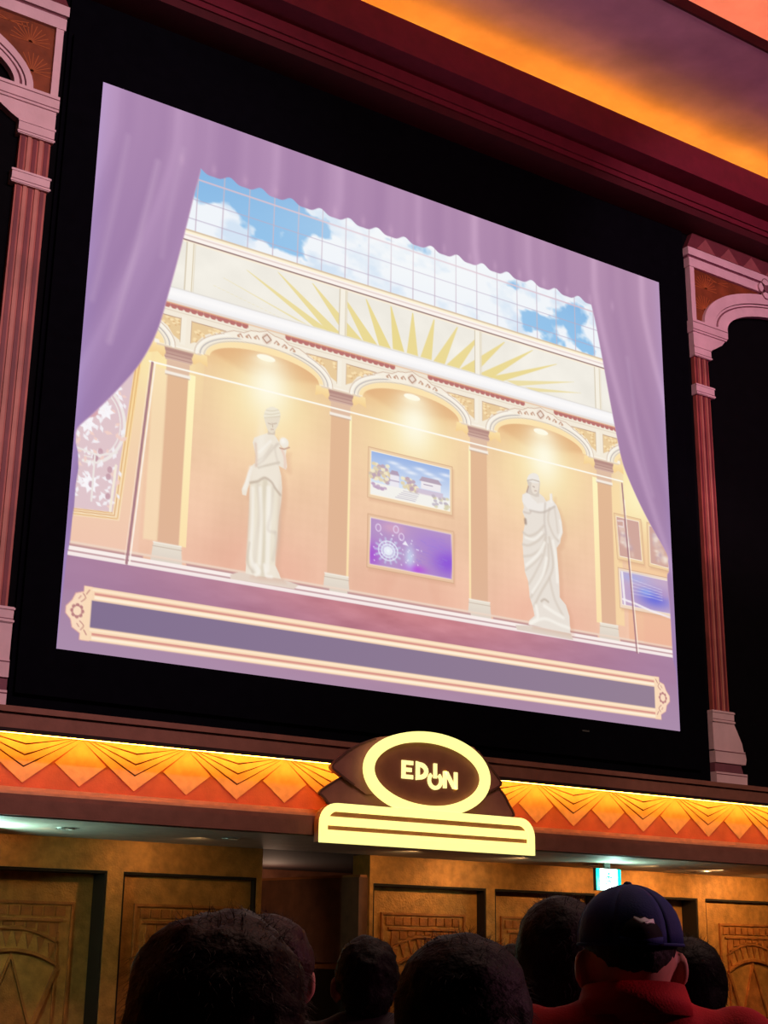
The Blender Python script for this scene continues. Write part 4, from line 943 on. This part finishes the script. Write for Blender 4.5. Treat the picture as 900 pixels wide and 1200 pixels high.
def body_mesh(drop=0.0):
    bm = bmesh.new()
    ellip(bm, (0, -.012, 1.640), (.077, .097, .098)); ellip(bm, (0, .030, 1.575), (.053, .062, .070)); ellip(bm, (0, .062, 1.548), (.026, .022, .026))
    capsule(bm, (0, .088, 1.635), (0, .103, 1.598), .009, .015); ellip(bm, (0, .072, 1.655), (.055, .022, .012))
    ellip(bm, (0, .083, 1.570), (.024, .012, .008)); ellip(bm, (0, .080, 1.560), (.021, .012, .008))
    for s in (-1, 1):
        ellip(bm, (s * .040, .066, 1.605), (.022, .018, .022))
        ellip(bm, (s * .087, -.014, 1.614), (.012, .022, .034), Matrix.Rotation(s * .45, 3, 'Z')); ellip(bm, (s * .082, -.004, 1.588), (.010, .012, .014))
    for v in bm.verts: v.co.z -= drop
    capsule(bm, (0, -.035, 1.43), (0, -.015, 1.58 - drop), .060, .055)
    capsule(bm, (-.10, -.025, 1.435), (.10, -.025, 1.435), .048, .048)
    ellip(bm, (0, -.005, 1.30), (.155, .10, .17)); ellip(bm, (0, .0, 1.12), (.130, .092, .16)); ellip(bm, (0, -.005, .96), (.155, .11, .12))
    for s in (-1, 1):
        sh_, el_, wr_ = arms(s)
        ellip(bm, sh_, (.060, .058, .062)); capsule(bm, sh_, el_, .048, .039); capsule(bm, el_, wr_, .038, .025)
        w_ = Vector(wr_); dd = Vector((0, .35, -.94)).normalized()
        pc = w_ + dd * .05; ellip(bm, pc, (.016, .040, .048), rx(20))
        for k, (oy, L) in enumerate(((.028, .066), (.010, .074), (-.009, .070), (-.026, .056))):
            b0 = w_ + dd * .082 + Vector((0, oy, 0)); b1 = b0 + (dd + Vector((-s * .2, 0, 0))).normalized() * L * .5; b2 = b1 + (dd + Vector((-s * .7, .0, 0))).normalized() * L * .5
            capsule(bm, b0, b1, .0088, .0082, 8, 3); capsule(bm, b1, b2, .0082, .007, 8, 3)
        t0 = w_ + dd * .03 + Vector((-s * .008, .03, 0)); t1 = t0 + Vector((-s * .012, .034, -.022)); t2 = t1 + Vector((-s * .006, .012, -.028))
        capsule(bm, t0, t1, .012, .010, 8, 3); capsule(bm, t1, t2, .010, .008, 8, 3)
        capsule(bm, (s * .085, 0, .92), (s * .09, .01, .50), .085, .055); capsule(bm, (s * .09, .01, .50), (s * .09, -.02, .10), .053, .036)
        ellip(bm, (s * .09, -.025, .36), (.05, .056, .10)); capsule(bm, (s * .09, -.03, .05), (s * .095, .12, .035), .042, .032)
    return remesh(bm, .0075, 4)
BODIES = {0.0: body_mesh(), .045: body_mesh(.045), .065: body_mesh(.065)}
used_body = {}
def shirt_mesh(kind):
    bm = bmesh.new()
    for s in (-1, 1):
        sh_, el_, wr_ = arms(s)
        ellip(bm, sh_, (.074, .072, .072)); capsule(bm, sh_, Vector(sh_).lerp(Vector(el_), .72), .062, .060)
        capsule(bm, (0, -.035, 1.462), (s * .17, -.02, 1.425), .052, .052)
    ellip(bm, (0, -.012, 1.30), (.180, .125, .19)); ellip(bm, (0, .0, 1.12), (.160, .118, .19)); ellip(bm, (0, -.005, .97), (.175, .130, .13)); capsule(bm, (-.05, -.035, 1.44), (.05, -.035, 1.44), .075, .075)
    return remesh(bm, .011, 5)
SHIRT = shirt_mesh('tee')
def trousers_mesh():
    bm = bmesh.new(); ellip(bm, (0, -.005, .94), (.168, .122, .11))
    for s in (-1, 1): capsule(bm, (s * .085, 0, .90), (s * .09, .01, .50), .098, .072); capsule(bm, (s * .09, .01, .50), (s * .09, -.02, .10), .072, .058)
    return remesh(bm, .012, 4)
TROUS = trousers_mesh()
def shoe_bm(s):
    bm = bmesh.new(); capsule(bm, (s * .09, -.04, .045), (s * .097, .14, .038), .052, .042, 14, 5)
    for v in bm.verts: v.co.z = max(v.co.z, .0)
    return bm
SHOES = [remesh(shoe_bm(s), .010, 3) for s in (-1, 1)]
def eyes_bm(s, drop):
    bm = bmesh.new(); ellip(bm, (s * .031, .0745, 1.628 - drop), (.012, .010, .008), n=12)
    return bm
def displace(me, amp, freq, seed):
    from mathutils import noise as mn
    off = Vector((seed * 3.1, seed * 1.7, seed * 5.3))
    nrm = [v.normal.copy() for v in me.vertices]
    for v, n_ in zip(me.vertices, nrm):
        k = mn.noise(v.co * freq + off) + .5 * mn.noise(v.co * freq * 2.3 + off)
        v.co = v.co + n_ * amp * k
def strands(me, count, L, r, curl, seed, down=.5):
    g = random.Random(seed); bm = bmesh.new(); vs_ = me.vertices
    for _ in range(count):
        v = vs_[g.randrange(len(vs_))]
        if v.co.z < 1.56 and g.random() < .4: continue
        p = v.co.copy() - v.normal * .006; d = (v.normal + Vector((g.uniform(-1, 1), g.uniform(-1, 1), g.uniform(-1, .4))) * curl); d.normalize()
        pts = [p.copy()]; ln = L * g.uniform(.5, 1.2)
        for k in range(4):
            d = (d + Vector((g.uniform(-1, 1), g.uniform(-1, 1), -down)) * (curl * .5)).normalized(); p = p + d * ln / 4; pts.append(p.copy())
        rings = []
        for k, q in enumerate(pts):
            rr2 = r * (1 - .8 * k / 4); rings.append([bm.verts.new(q + Vector((rr2 * math.cos(a), rr2 * math.sin(a), 0))) for a in (0, 2.09, 4.19)])
        for A_, B_ in zip(rings[:-1], rings[1:]):
            for q in range(3): bm.faces.new((A_[q], A_[(q + 1) % 3], B_[(q + 1) % 3], B_[q]))
    return bm
def hair_mesh(style, seed):
    bm = bmesh.new()
    if style == 'cropped':
        ellip(bm, (0, -.022, 1.672), (.083, .100, .080)); ellip(bm, (0, -.060, 1.640), (.062, .058, .046))
        me = remesh(bm, .007, 3); displace(me, .003, 60, seed)
    elif style == 'short':
        ellip(bm, (0, -.022, 1.660), (.086, .102, .094)); ellip(bm, (0, -.050, 1.605), (.074, .070, .075)); ellip(bm, (0, .03, 1.715), (.062, .056, .032))
        for s in (-1, 1): ellip(bm, (s * .070, -.02, 1.645), (.018, .045, .045))
        me = remesh(bm, .008, 3); displace(me, .006, 45, seed)
    elif style == 'full':
        ellip(bm, (0, -.026, 1.660), (.100, .114, .102)); ellip(bm, (0, -.055, 1.590), (.092, .080, .090)); ellip(bm, (0, .035, 1.715), (.076, .062, .040))
        for s in (-1, 1): ellip(bm, (s * .076, -.03, 1.63), (.030, .060, .070))
        me = remesh(bm, .008, 3); displace(me, .004, 30, seed)
    elif style == 'curly':
        ellip(bm, (0, -.03, 1.640), (.128, .130, .124)); ellip(bm, (0, -.05, 1.560), (.140, .115, .150)); ellip(bm, (0, -.07, 1.45), (.142, .085, .15))
        me = remesh(bm, .010, 2); displace(me, .010, 14, seed); displace(me, .003, 60, seed + 3)
    elif style == 'bob':
        ellip(bm, (0, -.026, 1.655), (.112, .122, .104)); ellip(bm, (0, -.050, 1.560), (.118, .092, .12)); ellip(bm, (0, .035, 1.71), (.086, .066, .045)); ellip(bm, (0, -.05, 1.49), (.105, .070, .09))
        me = remesh(bm, .009, 3); displace(me, .008, 30, seed)
    elif style == 'tuft':
        ellip(bm, (0, -.024, 1.655), (.095, .108, .097)); ellip(bm, (0, -.052, 1.590), (.086, .074, .08))
        me = remesh(bm, .009, 3); displace(me, .006, 36, seed)
    return me
HEAD_C = Vector((0, -.02, 1.64))
def person(px, py_top, depth, style, top_z, hair, shirt, skin, label, rz=None, lean=0.0, seed=1, wide=1.0, collar=False, cap=False, drop=0.0):
    """px, py_top: where the crown shows; depth: metres along the sight axis"""
    p = at_depth(px, py_top, depth)
    sc = p.z / (top_z - drop)
    yaw = math.radians(-33) if rz is None else math.radians(rz)
    r = empty('person', (p.x, p.y, 0), label, 'person', None, yaw); r.scale = (sc * wide, sc, sc)
    r.rotation_euler = (0, math.radians(lean), yaw)
    bk = (drop, skin.name)
    if bk not in used_body: used_body[bk] = BODIES[drop].copy(); used_body[bk].materials.clear(); used_body[bk].materials.append(skin)
    mesh_obj('body', used_body[bk], None, r)
    for s_ in (-1, 1): bm_obj('eye', eyes_bm(s_, drop), eye_m, r, smooth=True)
    hm = hair_mesh(style, seed); hm.materials.append(hair); ho = mesh_obj('hair', hm, None, r); ho.location.z = -drop
    if not cap:
        st_ = strands(hm, {'curly': 2600, 'tuft': 1400}.get(style, 1100), {'curly': .030, 'tuft': .022, 'short': .016}.get(style, .026), .0009, {'curly': .7}.get(style, .5), seed)
        so = bm_obj('loose_strands', st_, hair, r, kind='stuff'); so.location.z = -drop
    sm = SHIRT.copy(); sm.materials.clear(); sm.materials.append(cloth[shirt]); mesh_obj('shirt', sm, None, r)
    if collar:
        bm = bmesh.new(); n = 32; rows = []
        for rad, z in ((.072, 1.455), (.076, 1.505), (.082, 1.520), (.098, 1.468)):
            rows.append([])
            for k in range(n + 1):
                a = math.radians(-245 + 310 * k / n)          # open at the front
                rows[-1].append(bm.verts.new((rad * 1.08 * math.cos(a), -.035 + rad * math.sin(a), z + .012 * (-math.sin(a)))))
        for A_, B_ in zip(rows[:-1], rows[1:]):
            for k in range(n): bm.faces.new((A_[k], A_[k + 1], B_[k + 1], B_[k]))
        c_ = bm_obj('collar', bm, cloth[shirt], r, smooth=True); md = c_.modifiers.new('t', 'SOLIDIFY'); md.thickness = .004
    mesh_obj('trousers', TROUS, cloth['jeans'], r)
    for s_ in SHOES: mesh_obj('shoe', s_, cloth['shoe'], r)
    return r
S0, S1 = skin_tones
P1 = person(262, 1064, 2.05, 'curly', 1.766, hair_brown, 'black', S0, 'person with big wavy brown hair nearest the camera at the left', seed=2)
P7 = person(316, 1069, 2.95, 'tuft', 1.755, hair_brown, 'mauve', S0, 'person in mauve top, brown head half hidden behind the big wavy hair', seed=12)
P2 = person(431, 1095, 3.95, 'short', 1.757, hair_black, 'grey', S1, 'person with short cropped hair below the left end of the neon sign', seed=3, drop=.045)
P3 = person(541, 1091, 2.40, 'full', 1.765, hair_black, 'black', S0, wide=1.12, label='person with thick round black hair below the neon sign', seed=5)
P3b = person(602, 1104, 4.35, 'tuft', 1.757, hair_black, 'black', S0, 'person with messy black hair, half hidden by the round black head on its left', seed=6)
P4 = person(656, 1048, 3.35, 'full', 1.765, hair_black, 'darkred', S1, 'tall person in dark red with full dark hair, just left of the navy cap', seed=7, drop=.045)
P5 = person(734, 1038, 2.72, 'cropped', 1.757, hair_black, 'red', S0, 'man under a navy cap, bright red collared shirt, seen from behind', seed=8, cap=True, collar=True, drop=.065, wide=1.0)
P6 = person(803, 1096, 4.0, 'full', 1.765, hair_black, 'black', S0, 'person with round black hair at the far right behind the red shirt', seed=9)
# the cap: crown of six panels, button, strap, rear opening, stitched mark, peak
cap = empty('cap', (0, 0, 0), 'navy cap with small white mark worn by the man in red', 'cap')
cap.location = P5.location; cap.rotation_euler = P5.rotation_euler; cap.scale = P5.scale
cxyz = Vector((0, -.016, 1.661 - .065)); ca_, cb_, cc_ = .092, .112, .097
def on_cap(az, el, k=1.0): return Vector((ca_ * k * math.cos(el) * math.sin(az), cb_ * k * math.cos(el) * math.cos(az), cc_ * k * math.sin(el) ** .9 if el > 0 else cc_ * k * math.sin(el))) + cxyz
for q in range(6):
    bm = bmesh.new(); n, m = 8, 9; a0_ = q * math.pi / 3 + math.pi / 6
    V = [[bm.verts.new(on_cap(a0_ + math.pi / 3 * i / n, math.radians(2 + 87 * j / m) - .10 * (1 - j / m), 1 + .012 * math.sin(math.pi * i / n))) for i in range(n + 1)] for j in range(m + 1)]
    for j in range(m):
        for i in range(n): bm.faces.new((V[j][i], V[j][i + 1], V[j + 1][i + 1], V[j + 1][i]))
    o = bm_obj('crown_panel', bm, cloth['navy'], cap, smooth=True); md = o.modifiers.new('t', 'SOLIDIFY'); md.thickness = .003
    if q == 0: pass
bm = bmesh.new(); ellip(bm, on_cap(0, math.radians(89), 1.01), (.008, .008, .005), n=12); bm_obj('button', bm, cloth['navy'], cap, smooth=True)
bm = bmesh.new(); tube(bm, [on_cap(2 * math.pi * k / 40, -.06, 1.0) for k in range(40)], .003, 8, True); bm_obj('band', bm, cloth['navy'], cap, smooth=True)
bm = bmesh.new(); n, m = 16, 6
V = [[bm.verts.new(on_cap(math.radians(-48 + 96 * i / n), -.06) + Vector((0, .075 * j / m * math.cos(math.radians(-48 + 96 * i / n) * 1.6), -.022 * (j / m) ** 2))) for i in range(n + 1)] for j in range(m + 1)]
for j in range(m):
    for i in range(n): bm.faces.new((V[j][i], V[j][i + 1], V[j + 1][i + 1], V[j + 1][i]))
o = bm_obj('peak', bm, cloth['navy'], cap, smooth=True); md = o.modifiers.new('t', 'SOLIDIFY'); md.thickness = .004
# rear opening (hair seen inside it), on the back of the cap, slightly to the right
def patch(name, m, outline, k, az0, el0):
    bm = bmesh.new(); c = bm.verts.new(on_cap(az0, el0, k)); vsq = [bm.verts.new(on_cap(az0 + u, el0 + v, k)) for u, v in outline]
    for i in range(len(vsq)): bm.faces.new((c, vsq[i], vsq[(i + 1) % len(vsq)]))
    o = bm_obj(name, bm, m, cap, smooth=True); md = o.modifiers.new('t', 'SOLIDIFY'); md.thickness = .0015; return o
arc_o = [(.42 * math.cos(t), .44 * math.sin(t) ** 1.0) for t in (math.pi * k / 16 for k in range(17))]
patch('rear_opening', cloth['capnet'], arc_o, 1.035, math.pi, math.radians(-4))
patch('strap', cloth['navy'], [(-.40, -.05), (.40, -.05), (.40, .05), (-.40, .05)], 1.045, math.pi, math.radians(0))
patch('white_mark', cloth['white'], [(-.20, -.02), (-.19, .06), (-.10, .05), (-.02, .085), (.06, .06), (.18, .10), (.20, .05), (.08, -.02), (.0, .005), (-.07, -.05), (-.13, .0)], 1.05, math.pi - .05, math.radians(15))
